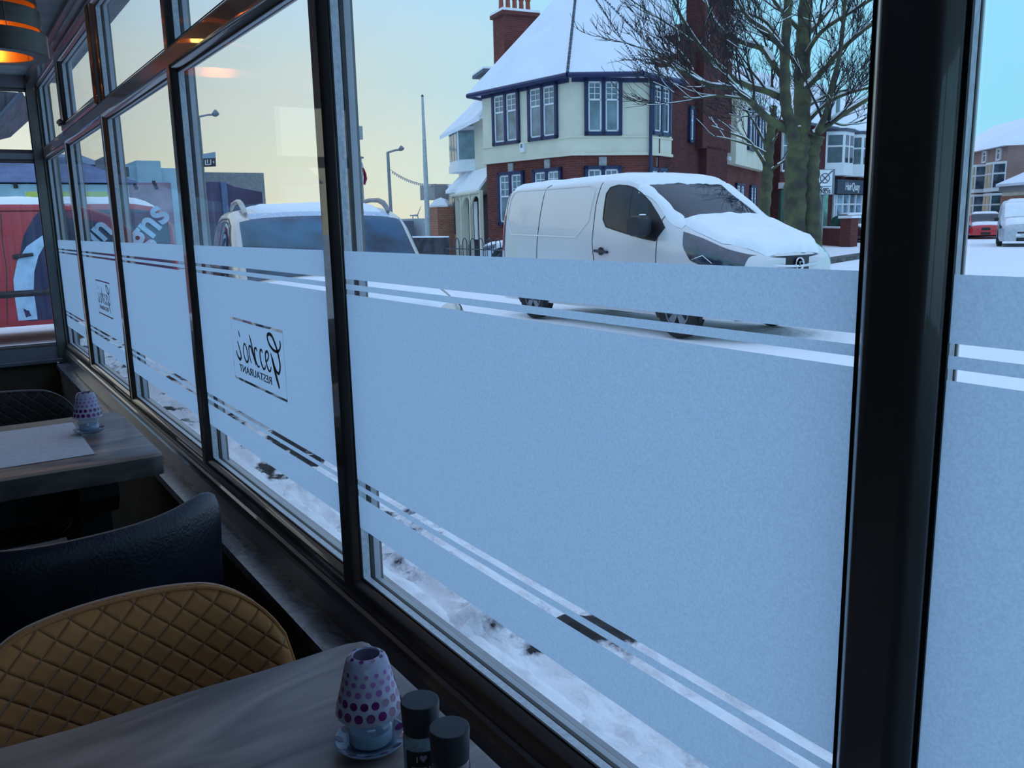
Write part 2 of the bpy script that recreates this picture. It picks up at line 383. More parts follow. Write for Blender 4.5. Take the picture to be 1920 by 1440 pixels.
def glazing(root, x0, x1, z0, z1, plane='y'):
    b = MB(); opening_ring(b, x0, x1, z0, z1, PROF, plane); b.build('bead', PVC, root, smooth=True, sharp=50)
    g = MB(); opening_ring(g, x0, x1, z0, z1, [(0, .5995), (0, .5965), (-.0035, .5965), (-.0035, .5995)], plane)
    opening_ring(g, x0, x1, z0, z1, [(.002, .6175), (.002, .619), (.006, .628), (.010, .628)], plane); g.build('gasket', RUB, root)
    s = MB(); opening_ring(s, x0, x1, z0, z1, [(0, .6005), (.0005, .604), (.002, .6165), (.004, .6170)], plane); s.build('spacer_bar', ALU, root)
    o = MB(); opening_ring(o, x0, x1, z0, z1, [(.006, .628), (.007, .6285), (.0115, .640), (.013, .643), (.04, .648)], plane); o.build('outer_frame', PVCO, root)
    p = MB()
    for y in (YG, .6235):
        if plane == 'y': p.add([(x0, y, z0), (x1, y, z0), (x1, y, z1), (x0, y, z1)], [(0, 1, 2, 3)])
        else: x = XW-(y-YG); p.add([(x, x0, z0), (x, x1, z0), (x, x1, z1), (x, x0, z1)], [(0, 1, 2, 3)])
    p.build('glass_pane', GLASS, root)

BANDS = [(1.2669, 1.3163), (1.2483, 1.2579), (.8947, 1.2398), (.8746, .8843), (.7995, .8620)]
def film(root, x0, x1, hole=None):
    f = MB(); q = lambda a, b, c, d: f.add([(a, .5985, c), (b, .5985, c), (b, .5985, d), (a, .5985, d)], [(0, 1, 2, 3)])
    for a, b in BANDS:
        if hole and a < hole[2] and b > hole[3]:
            hx0, hx1, hz0, hz1 = hole; t = .0025; tt = .006
            q(x0, hx0, a, b); q(hx1, x1, a, b); q(hx0, hx1, a, hz0); q(hx0, hx1, hz1, b)
            q(hx0+t, hx1-t, hz0+tt, hz1-tt)
        else: q(x0, x1, a, b)
    return f.build('frosted_film', FILM, root)

INK = mat('logo_cut_out', (.012, .022, .035), rough=.5)
def logo(root, cx, cz):
    """script name and RESTAURANT seen from behind: the lettering runs towards -x"""
    mb = MB()
    def tr(x, y, ox=410, oy=570, k=7.2):
        p = at(ox+x/k, oy+y/k, Y=.5975); return Vector((p.x+cx+2.0, .5972, p.z+cz-1.06))
    def smooth(P, n=5):
        out = []
        for i in range(len(P)-1):
            p0, p1, p2, p3 = P[max(i-1, 0)], P[i], P[i+1], P[min(i+2, len(P)-1)]
            for j in range(n):
                t = j/n; out.append(.5*((2*p1)+(p2-p0)*t+(2*p0-5*p1+4*p2-p3)*t*t+(3*p1-p0-3*p2+p3)*t**3))
        return out+[P[-1]]
    S = [([(825,500),(836,560),(822,620),(790,645),(740,618),(690,550),(663,470),(662,420),(685,405),(718,430),(750,500),(785,600),(815,720),(832,830),(828,905),(812,940),(788,915),(760,850),(735,770),(705,665)], 5.5),
         ([(722,720),(745,820),(770,930),(795,1030),(826,1140)], 8.5),
         ([(712,850),(702,905),(680,895),(655,830),(637,740),(635,665),(655,640),(675,680),(670,740),(648,780)], 4.5),
         ([(634,830),(628,872),(610,875),(588,825),(570,750),(560,665),(568,620),(586,628),(592,665)], 4.5),
         ([(556,840),(536,845),(514,795),(496,720),(486,645),(492,597),(510,602),(519,640)], 4.5),
         ([(415,420),(440,520),(470,660),(508,828)], 5.0),
         ([(492,770),(455,650),(432,572),(414,575),(413,630),(425,720),(446,800)], 4.0),
         ([(345,540),(336,600),(348,700),(380,780),(402,765),(400,700),(380,600),(356,538),(340,545)], 4.2),
         ([(257,500),(285,600),(308,700),(298,746),(278,730),(255,680),(240,625)], 5.0),
         ([(267,365),(292,445)], 3.6)]
    for pts, w in S:
        P = smooth([tr(*p) for p in pts]); n = len(P)
        mb.ribbon(P, [w*.0015*(.6+.4*math.sin(math.pi*i/(n-1))) for i in range(n)], (0, -1, 0), .0006)
    mb.build('logo_script', INK, root)
    a = tr(735, 1045); b = tr(280, 862); c = (a+b)/2
    text_mesh('logo_caption', 'RESTAURANT', .0265, INK, root, frame_mtx((c.x, .5968, c.z), (-1, 0, 0), (0, 0, 1)), .0004, 1.55)

for i in range(8):
    x0, x1 = GL[i], GL[i+1]-.068
    root = thing('window_%d' % (i+1), None, None, ((x0+x1)/2, YG, ZB), kind='structure')
    glazing(root, x0, x1, ZB, ZT)
    if i == 1 or True:
        ux0, ux1, uz0, uz1 = (x0, x1, UB, UT) if i not in (1, 4) else (x0+.045, x1-.045, UB+.035, UT-.035)
        glazing(root, ux0, ux1, uz0, uz1)
        if i in (1, 4):   # opening sash with its own frame
            s = MB(); opening_ring(s, ux0, ux1, uz0, uz1, [(.0135, .580), (.030, .572), (.044, .572), (.050, .580)]); s.build('sash', PVC, root, smooth=True)
            h = MB(); h.box(ux0-.01, ux0+.045, .555, .574, UB+.008, UB+.030); h.box(ux0+.02, ux0+.13, .546, .556, UB+.014, UB+.026); h.build('sash_handle', BLACK, root)
    # frame faces round the two lights
    f = MB(); L0, R0 = x0-.034, x1+.034
    e = .018
    f.box(L0, x0-e, .581, .650, ZB-.04, CE); f.box(x1+e, R0, .581, .650, ZB-.04, CE)
    f.box(x0-e, x1+e, .581, .650, ZT+e, UB-e); f.box(x0-e, x1+e, .581, .650, UT+e, CE)
    f.box(x0-e, x1+e, .581, .650, ZB-.045, ZB-e)
    f.build('frame', PVC, root)
    if i in (1, 3):
        hc = -2.0 if i == 3 else -4.25
        film(root, x0, x1, (hc-.2, hc+.2, .980, 1.140)); logo(root, hc, 1.06)
    else: film(root, x0, x1)
# long bottom rail with its step, and the head board
r = MB(); r.extrude([(-5.84, .574, .648), (-5.84, .580, .652), (-5.84, .65, .652), (-5.84, .65, .56), (-5.84, .570, .56), (-5.84, .570, .640)], (9.0, 0, 0))
r.extrude([(-5.84, .5740, .6400), (-5.84, .5700, .6400), (-5.84, .5660, .6340), (-5.84, .5660, .6060), (-5.84, .5700, .600)], (9.0, 0, 0))
tag(r.build('trim_2', PVC, smooth=False), kind='structure')
h = MB(); h.box(-5.84, 3.2, .545, .66, UT+.022, CE); h.box(-5.84, 3.2, .535, .55, CE-.018, CE)
tag(h.build('trim_3', PVC), kind='structure')
tag(MB().box(2.935, 3.2, .58, .72, .56, CE).build('wall_front_pier', WP), kind='structure')
# corner post and end wall windows
tag(MB().box(XW-.05, -5.835, .535, .66, .56, CE).build('trim_4', PVC), kind='structure')
for k, (ya, yb) in enumerate([(-.36, .535), (-1.33, -.43)]):
    root = thing('window_%d' % (9+k), None, None, (XW, (ya+yb)/2, ZB), kind='structure')
    for z0, z1 in ((.694, 1.768), (1.838, 2.170)): glazing(root, ya, yb, z0, z1, 'x')
    f = MB(); e = .018; xa, xb = XW-.05, XW+.02
    f.box(xa, xb, ya-.035, ya-e, .60, CE); f.box(xa, xb, yb+e, yb+.035, .60, CE)
    for z0, z1 in ((.59, .694-e), (1.768+e, 1.838-e), (2.170+e, CE)): f.box(xa, xb, ya-e, yb+e, z0, z1)
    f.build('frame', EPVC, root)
tag(MB().box(XW-.05, XW+.02, -4.2, -1.365, .585, CE).build('wall_end_upper', WP), kind='structure')
tag(MB().box(XW-.02, -5.78, -4.2, .55, .585, .603).build('trim_5', mat('grey_sill', (.16, .17, .20), rough=.4)), kind='structure')

root = thing('window_11', None, None, (3.25, -1.3, .75), kind='structure')  # unseen side window, added to brighten the room and the frame beads
m = MB()
for y0 in (-2.9, -1.86, -.78, .24): m.box(3.19, 3.30, y0, y0+.06, .75, 2.12)
m.box(3.19, 3.30, -2.9, .3, .75, .81); m.box(3.19, 3.30, -2.9, .3, 2.06, 2.12); m.build('frame', PVC, root)
m = MB(); m.add([(3.25, -2.9, .75), (3.25, .3, .75), (3.25, .3, 2.12), (3.25, -2.9, 2.12)], [(0, 1, 2, 3)]); m.build('glass_pane', GLASS, root)

# ------------------------------------------------------------------ tables
TOPW = wood('weathered_table_wood', (.11, .075, .078), (.50, .35, .31), 2.2, (5., 1.2, 1.), .42, .15)
TOPW2 = wood('warm_table_wood', (.09, .055, .055), (.50, .31, .24), 2.6, (6., 1.2, 1.), .38, .2)
LEGW = mat('black_stained_wood', (.012, .011, .011), rough=.6)
EDGEW = wood('dark_sawn_table_edge', (.035, .026, .026), (.12, .085, .075), 3, (2, 2, 5), .6)
def table(name, label, x0, x1, y0, y1, wavy, material):
    t = thing(name, label, 'table', ((x0+x1)/2, (y0+y1)/2, 0))
    n = 48; cx, cy = (x0+x1)/2, (y0+y1)/2; a, b = (x1-x0)/2, (y1-y0)/2; per = []
    def edge(i, m): return i/m
    m = 40
    for i in range(m): per.append((-a+2*a*i/m, -b))
    for i in range(m): per.append((a, -b+2*b*i/m))
    for i in range(m): per.append((a-2*a*i/m, b))
    for i in range(m): per.append((-a, b-2*b*i/m))
    def shp(x, y):
        # rounded corners and a slightly wavy live edge
        rr = .02; dx, dy = abs(x)-(a-rr), abs(y)-(b-rr)
        if dx > 0 and dy > 0:
            l = math.hypot(dx, dy)
            if l > rr: x = math.copysign(a-rr+dx*rr/l, x); y = math.copysign(b-rr+dy*rr/l, y)
        w = wavy*noise.noise(Vector((x*5+cx*3, y*5, 0))) if abs(x) > abs(a-.01) else 0
        return x+w, y
    per = [shp(*p) for p in per]; N = len(per); mb = MB()
    prof = [(1., .700), (1., .752), (.996, .758), (.985, .760)]
    for s_, z in prof: mb.v += [(x*s_, y*s_ if s_ == 1. else y-(1-s_)*math.copysign(1, y)*.5*0-y*(1-s_), z) for x, y in per]
    for i in range(len(prof)-1):
        for k in range(N): mb.f.append((i*N+k, i*N+(k+1) % N, (i+1)*N+(k+1) % N, (i+1)*N+k)); mb.m.append(1 if i == 0 else 0)
    mb.f.append(tuple(range(N-1, -1, -1))); mb.m.append(0); mb.f.append(tuple(range((len(prof)-1)*N, len(prof)*N))); mb.m.append(0)
    local(mb, 'tabletop', [material, EDGEW], t, smooth=True, sharp=50)
    q = MB(); q.extrude([(-.075, -b+.11, .70), (-.075, -b+.085, .67), (-.075, -b+.085, .57), (-.075, -b+.11, .545), (-.075, b-.14, .545), (-.075, b-.115, .57), (-.075, b-.115, .67), (-.075, b-.14, .70)], (.15, 0, 0)); local(q, 'beam', LEGW, t)
    # trestle ends: rounded bearer, two posts, foot
    for k, yy in enumerate((b-.16, -b+.16)):
        p = MB(); s1 = a-.08
        p.extrude([(-s1, yy-.05, .70), (-s1, yy-.05, .64), (-s1+.05, yy-.05, .585), (s1-.05, yy-.05, .585), (s1, yy-.05, .64), (s1, yy-.05, .70)], (0, .10, 0))
        local(p, 'bearer', LEGW, t)
        for sx in (-.13, .05): q = MB(); q.box(sx, sx+.08, yy-.04, yy+.04, .07, .585); local(q, 'leg', LEGW, t)
        q = MB(); q.extrude([(-s1, yy-.045, 0), (s1, yy-.045, 0), (s1-.03, yy-.045, .07), (-s1+.03, yy-.045, .07)], (0, .09, 0)); local(q, 'foot', LEGW, t)
    q = MB(); q.box(-.04, .04, -b+.2, b-.2, .30, .38); local(q, 'stretcher', LEGW, t)
    return t
table('dining_table', 'grey brown wooden table with wavy far edge in the near foreground', -1.10, -.38, -.76, .456, .012, TOPW)
table('dining_table', 'thick wooden table with white placemat beside the window', -3.09, -2.41, -.76, .445, .005, TOPW2)
m = MB(); m.grid(lambda u, v: (u, v, .7615+.0012*noise.noise(Vector((u*5, v*5, 0)))), np.linspace(-2.985, -2.512, 12), np.linspace(-.11, .288, 12))
pm = m.build('placemat', mat('white_placemat', (.86, .86, .92), rough=.7, var=.06, scale=60, bump=.2, bscale=300))
sol = pm.modifiers.new('thickness', 'SOLIDIFY'); sol.thickness = .0012; sol.offset = 1
tag(pm, 'white paper placemat lying flat on the table by the window', 'placemat')

# ------------------------------------------------------------------ candle lamps
FROST = mat('frosted_pink_glass', (.50, .45, .60), rough=.25, var=.08, scale=30, spec=.7)
DOTS = mat('purple_dot', (.17, .012, .12), rough=.12, var=.5, scale=20, spec=.8)
DOTP = mat('faded_lilac_dot', (.34, .13, .36), rough=.15, var=.4, scale=25)
WAX = mat('candle_wax', (.50, .56, .62), rough=.5)
SAUC = mat('pale_blue_glass_saucer', (.30, .38, .50), rough=.08, var=.2, spec=.9)
def candle_lamp(label, x, y, z=.7605, s=1.0, rz=0.):
    t = thing('candle_lamp', label, 'candle lamp', (x, y, z), rz, 'candle lamps on the tables'); t.scale = (s, s, s)
    b = MB(); b.lathe([(0, .003), (.022, .002), (.034, .004), (.044, .010), (.046, .013), (.044, .0135), (.033, .008), (.02, .0055), (0, .0055)], seg=40)
    for k in range(12):
        a = 2*math.pi*k/12; c = Vector((math.cos(a), math.sin(a), 0)); r0 = .0395; o = c*r0+Vector((0, 0, .0118)); tt = Vector((-c.y, c.x, 0))
        ring = [o+tt*.0055*math.cos(q)+(c*.0055+Vector((0, 0, .0028)))*math.sin(q) for q in np.linspace(0, 2*math.pi, 13)[:-1]]
        b.add(ring, [tuple(range(12))], 1)
    local(b, 'saucer', [SAUC, DOTS], t, smooth=True)
    j = MB(); j.lathe([(.0, .006), (.026, .006), (.030, .010), (.031, .036), (.029, .041), (.0265, .044), (.0265, .054), (.0245, .054), (.0245, .044), (.027, .040), (.029, .036), (.028, .012), (0, .009)], seg=36)
    local(j, 'glass_jar', JAR, t, smooth=True)
    c = MB(); c.lathe([(.0, .0105), (.0265, .0105), (.027, .024), (.025, .026), (0, .0245)], seg=32)
    cw = local(c, 'candle', WAX, t, smooth=True)
    w = MB(); w.tube([(0, 0, .024), (.0005, .0005, .030), (.0015, 0, .034)], .0007, 6); local(w, 'wick', BLACK, t)
    # shade: cone with a softly curved neck, open top
    prof = [(.0405, .050), (.0415, .052), (.0400, .060), (.0365, .074), (.0325, .090), (.0288, .106), (.0262, .1165), (.0240, .1215), (.0205, .1245), (.0170, .1255), (.0160, .1240), (.0190, .1225), (.0220, .1195), (.0245, .1150), (.0270, .1050), (.0308, .090), (.0348, .074), (.0382, .060), (.0393, .052)]
    h = MB(); h.lathe(prof, seg=48, closed=True)
    def rad(z):
        P = prof[1:9]
        return float(np.interp(z, [q[1] for q in P], [q[0] for q in P]))
    for zz, nd, rd, mi, ph in ((.0605, 17, .0056, 1, 0), (.0745, 17, .0050, 1, .5), (.0880, 16, .0040, 2, 0), (.0990, 16, .0033, 2, .5), (.1085, 14, .0027, 2, 0)):
        for k in range(nd):
            a = 2*math.pi*(k+ph)/nd; ring = []
            for q in np.linspace(0, 2*math.pi, 15)[:-1]:
                zq = zz+rd*math.sin(q)*.98; aq = a+rd*math.cos(q)/rad(zz); rq = rad(zq)+.0003; ring.append((rq*math.cos(aq), rq*math.sin(aq), zq))
            h.add(ring, [tuple(range(14))], mi)
    for k in range(9):
        a = 2*math.pi*k/9; ring = []
        for q in np.linspace(0, 2*math.pi, 13)[:-1]:
            r_ = .0205+.0020*math.sin(q); aq = a+.0030*math.cos(q)/.0205; ring.append((r_*math.cos(aq), r_*math.sin(aq), .1250-.0012*math.sin(q)+.0002))
        h.add(ring, [tuple(range(12))], 1)
    local(h, 'lamp_shade', [FROST, DOTS, DOTP], t, smooth=True, sharp=60)
    return t
candle_lamp('dotted purple and white candle lamp on the near table beside black capped grinders', -.846, .351, s=.93)
candle_lamp('dotted purple and white candle lamp on the far table touching the white placemat', -2.785, .312, z=.7635, s=1.0, rz=.3)

# ------------------------------------------------------------------ grinders
CAPM = mat('grinder_cap_black', (.016, .018, .024), rough=.42, var=.1)
GJ = mat('salt_filled_glass', (.26, .34, .42), rough=.10, var=.25, scale=90, spec=.8)
PJ = mat('peppercorn_filled_glass', (.15, .10, .12), rough=.10, var=.5, scale=160, spec=.8)
LAB = mat('black_label', (.012, .012, .015), rough=.35); INKW = mat('white_label_ink', (.62, .60, .66), rough=.5)
def grinder(name, label, x, y, jar, words):
    t = thing(name, label, 'grinder', (x, y, .7605), math.atan2(-y, -x))
    b = MB(); b.lathe([(0, 0), (.0185, 0), (.0200, .002), (.0200, .060), (.0188, .066), (.0180, .069), (0, .069)], seg=36); local(b, 'bottle', jar, t, smooth=True)
    c = MB(); c.lathe([(.0183, .066), (.0192, .067), (.0208, .098), (.0204, .1005), (.0196, .1012), (0, .1016)], seg=40)
    local(c, 'cap', CAPM, t, smooth=True, sharp=35)
    w = MB()
    for a0, a1, z0, z1 in ((-.95, .95, .008, .052),):
        w.grid(lambda u, v: (.02025*math.cos(u), .02025*math.sin(u), v), np.linspace(a0, a1, 20), (z0, z1))
    lb = local(w, 'label_wrap', LAB, t)
    for body, size, z, a in words:
        cu = bpy.data.curves.new('w', 'FONT'); cu.body = body; cu.size = size; cu.align_x = 'CENTER'; cu.extrude = .0
        tmp = bpy.data.objects.new('w', cu); COL.objects.link(tmp); dg = bpy.context.evaluated_depsgraph_get()
        me = bpy.data.meshes.new_from_object(tmp.evaluated_get(dg)); bpy.data.objects.remove(tmp)
        for v in me.vertices:
            an = a+v.co.x/.0203; v.co = Vector((.0205*math.cos(an), .0205*math.sin(an), z+v.co.y))
        me.materials.clear(); me.materials.append(INKW); o = bpy.data.objects.new('label_text', me); COL.objects.link(o); o.parent = lb
    return t
sg = grinder('salt_grinder', 'salt grinder with black cap and black label, closest to the candle lamp', -.748, .368, GJ, [('I', .010, .040, -.28), ('coarse sea', .0062, .0315, .05), ('Salt', .0115, .0205, .05), ('refillable', .0045, .014, .05)])
hm = MB(); hp = [(0, -.0042), (.0038, .0004), (.0036, .0030), (.0018, .0042), (0, .0026), (-.0018, .0042), (-.0036, .0030), (-.0038, .0004)]
hm.add([(.0206*math.cos(.05+x/.0203), .0206*math.sin(.05+x/.0203), .0445+z) for x, z in hp], [tuple(range(8))])
local(hm, 'label_heart', mat('label_heart', (.34, .26, .36), rough=.4), sg)
grinder('pepper_grinder', 'pepper grinder with black cap, nearest the bottom edge of the photo', -.686, .369, PJ, [('I', .010, .040, -.28), ('Pepper', .0095, .022, .05)])

# ------------------------------------------------------------------ chairs
def chair(name, label, x, y, facing, width, top, wing, fab, piping=None, thick=.05, back_fab=None, corner=.12, lean=.06):
    """tub chair; origin under the seat; facing +1 -> towards +x"""
    t = thing(name, label, 'chair', (x, y, 0), 0 if facing > 0 else math.pi)
    H = width/2; n = 41; us = np.linspace(-1, 1, n)
    def outline(u):      # top height along the back
        e = max(0, (abs(u)-(1-corner/H))/(corner/H)); return top(u)-corner*(1-math.sqrt(max(0, 1-e*e)))*1.0
    def pt(u, v, off):   # v: 0 bottom .. 1 top ; off along the back normal
        zt = outline(u); z = .40+(zt-.40)*v
        xb = -.235+wing*abs(u)**2.6-lean*(v-.4)+.012*math.sin(v*math.pi)
        return Vector((xb+off, u*H*(1-.06*(1-v)), z))
    vs = list(np.linspace(0, .9, 14))+[.94, .97, .99, 1.0]
    def half(side):
        def f(u, v):
            r = 1-max(0, (v-.9)/.1)**2*.75; e = max(0, (abs(u)-.93)/.07)**2; r *= 1-.7*e
            return pt(u, v, side*thick/2*max(r, .12))
        return f
    mb = MB(); mb.grid(half(1), us, vs, 0); mb.grid(half(-1), us, vs, 1)
    # close the rim
    nv = len(vs); nu = len(us); B = nu*nv
    for i in range(nu-1): mb.f.append((i*nv+nv-1, (i+1)*nv+nv-1, B+(i+1)*nv+nv-1, B+i*nv+nv-1)); mb.m.append(1); mb.f.append((i*nv, (i+1)*nv, B+(i+1)*nv, B+i*nv)); mb.m.append(1)
    for i in (0, nu-1):
        for j in range(nv-1): mb.f.append((i*nv+j, i*nv+j+1, B+i*nv+j+1, B+i*nv+j)); mb.m.append(1)
    local(mb, 'backrest', [fab, back_fab or fab], t, smooth=True, sharp=70)
    if piping:
        pp = [half(1)(u, .992)+Vector((.002, 0, .0005)) for u in us]; p = MB(); p.tube(pp, .0032, 6); local(p, 'piping', piping, t, smooth=True)
    s = MB(); prof = [(.0, .40), (.9, .40), (1., .42), (1., .455), (.96, .475), (.8, .485), (0, .488)]
    base = len(s.v); seg = 40
    for r, z in prof:
        for k in range(seg):
            a = 2*math.pi*k/seg; c, d = math.cos(a), math.sin(a); q = (abs(c)**4+abs(d)**4)**-.25
            s.v.append((.02+.235*r*c*q*.98, (H-.02)*r*d*q*.95, z))
    for i in range(len(prof)-1):
        for k in range(seg): s.f.append((i*seg+k, i*seg+(k+1) % seg, (i+1)*seg+(k+1) % seg, (i+1)*seg+k)); s.m.append(0)
    local(s, 'seat', back_fab or fab, t, smooth=True, sharp=60)
    for sx in (-1, 1):
        for sy in (-1, 1):
            l = MB(); l.tube([(.02+sx*.15, sy*(H-.10), .41), (.02+sx*.21, sy*(H-.04), 0.0)], [.014, .009], 10); local(l, 'leg', LEGW, t, smooth=True)
    return t
MUST = quilt('mustard_quilted_velvet', (.50, .185, .05)); MUSTP = mat('mustard_plain_velvet', (.46, .17, .045), rough=.8, sheen=.5)
BLUEF = mat('navy_grey_leather', (.010, .012, .024), rough=.36, var=.15, scale=25, bump=.2, bscale=160)
DARKQ = quilt('charcoal_quilted_velvet', (.008, .008, .010)); PIPE = mat('grey_piping', (.10, .09, .085), rough=.5)
chair('dining_chair', 'mustard quilted velvet chair pushed under the near table', -1.135, .165, 1, .50, lambda u: .792-.03*u*u+.004*u, .085, MUST, MUSTP, back_fab=MUSTP, corner=.13, lean=.05)
chair('dining_chair', 'smooth dark blue leather tub chair behind the mustard chair', -1.96, .175, -1, .56, lambda u: .787+.018*abs(u)**3+.012*(-u), .15, BLUEF, None, thick=.045, corner=.075, lean=-.02)
chair('dining_chair', 'charcoal quilted chair on the far side of the placemat table', -3.17, .10, 1, .50, lambda u: .815-.02*u*u, .085, DARKQ, PIPE, back_fab=DARKQ, corner=.11)

# ------------------------------------------------------------------ ceiling lamp
VEN = wood('walnut_veneer', (.030, .018, .014), (.07, .038, .030), 5, (1, 1, 6), .4)
COPPER = mat('copper_lining', (.55, .20, .04), rough=.28, metal=.7)
lp = thing('ceiling_lamp', 'tiered round walnut veneer ceiling lamp glowing orange inside', 'ceiling lamp', (-3.51, .235, 1.955))
def hoop(mb, r, z0, z1, dx=0., mi=0, tilt=0.):
    mb.lathe([(r, z0), (r, z1), (r-.004, z1), (r-.004, z0)], (dx, 0, 0), 64, closed=True, mi=mi)
for r, z0, z1, dx in ((.172, 0, .072, 0), (.158, .090, .150, -.004), (.150, .168, .232, .002)):
    a = MB(); hoop(a, r, z0, z1, dx); local(a, 'hoop', VEN, lp, smooth=True, sharp=50)
    a = MB(); hoop(a, r-.0045, z0+.002, z1-.002, dx); local(a, 'copper_lining', COPPER, lp, smooth=True, sharp=50)
a = MB(); a.lathe([(.172, -.001), (.172, .002), (.122, .002), (.122, -.001)], seg=64, closed=True); local(a, 'bottom_rim', VEN, lp, smooth=True, sharp=50)
for k in range(3):
    q = 2*math.pi*k/3+.25; a = MB(); a.tube([(.162*math.cos(q), .162*math.sin(q), .0), (.148*math.cos(q), .148*math.sin(q), .297)], .0012, 6); local(a, 'suspension_wire', STEEL, lp)
a = MB(); a.lathe([(.06, .275), (.06, .2995), (0, .2995)], seg=32); a.lathe([(.018, .19), (.018, .28)], seg=16); local(a, 'ceiling_rose', BLACK, lp, smooth=True)
a = MB(); a.lathe([(0, .085), (.02, .09), (.032, .112), (.03, .14), (.016, .17), (.015, .195)], seg=24); local(a, 'bulb', mat('warm_bulb', (1, .6, .25), emit=(1, .42, .10), estr=14), lp, smooth=True)
pl = bpy.data.lights.new('lamp_light', 'POINT'); pl.energy = 1.2; pl.color = (1, .55, .2); pl.shadow_soft_size = .03
plo = bpy.data.objects.new('lamp_light', pl); COL.objects.link(plo); plo.parent = lp; plo.location = (0, 0, .06)

# ================================================================== OUTSIDE: GROUND
GZ = -.10
ROADS = snow_ground('road_snow', (.11, .105, .11), .66, .80, .55, (.5, 1.6, 1))
PAVES = snow_ground('pavement_snow', (.03, .028, .030), .52, .575, 1.9)
g = MB(); g.box(-140, 60, .75, 160, GZ-.3, GZ-.012); g.box(-140, -5.9, -60, .75, GZ-.3, GZ-.012)
tag(g.build('ground', ROADS), kind='structure')
def pave(u, v):
    h = .05*noise.noise(Vector((u*2.2, v*2.2, 0)))+.045*noise.noise(Vector((u*7, v*7, 3)))+.028*noise.noise(Vector((u*19, v*19, 5)))
    h += .03*max(0, 1-abs(v-1.5)/.3)*(.6+.8*noise.noise(Vector((u*1.5, 9, 0))))
    d = math.hypot(u+2.42, v-1.44); h += .10*math.exp(-(d/.10)**2)
    return (u, v, GZ+.01+h*min(1, max(0, (3.1-v)/.3)))
m = MB(); m.grid(pave, np.linspace(-13, 3.4, 420), np.linspace(1.34, 3.1, 100))
tag(m.build('pavement', PAVES, smooth=True), kind='structure')
m = MB(); m.grid(lambda u, v: (u, v, -.045+.014*noise.noise(Vector((u*5, v*9, 0)))+.010*noise.noise(Vector((u*22, v*24, 2)))-.075*max(0, (v-1.39-.02*noise.noise(Vector((u*4, 0, 8))))/.05)**2), np.linspace(-6.2, 3.2, 400), np.linspace(.737, 1.45, 40))
tag(m.build('snow_covered_ledge', SNOWB, smooth=True), 'long snow covered ledge right outside the window frames', 'ledge')
m = MB(); m.box(-6.2, 3.3, .700, .735, GZ, .56); m.box(-6.2, 3.3, .650, .672, .640, .662)
tag(m.build('trim_6', PVCO), kind='structure')

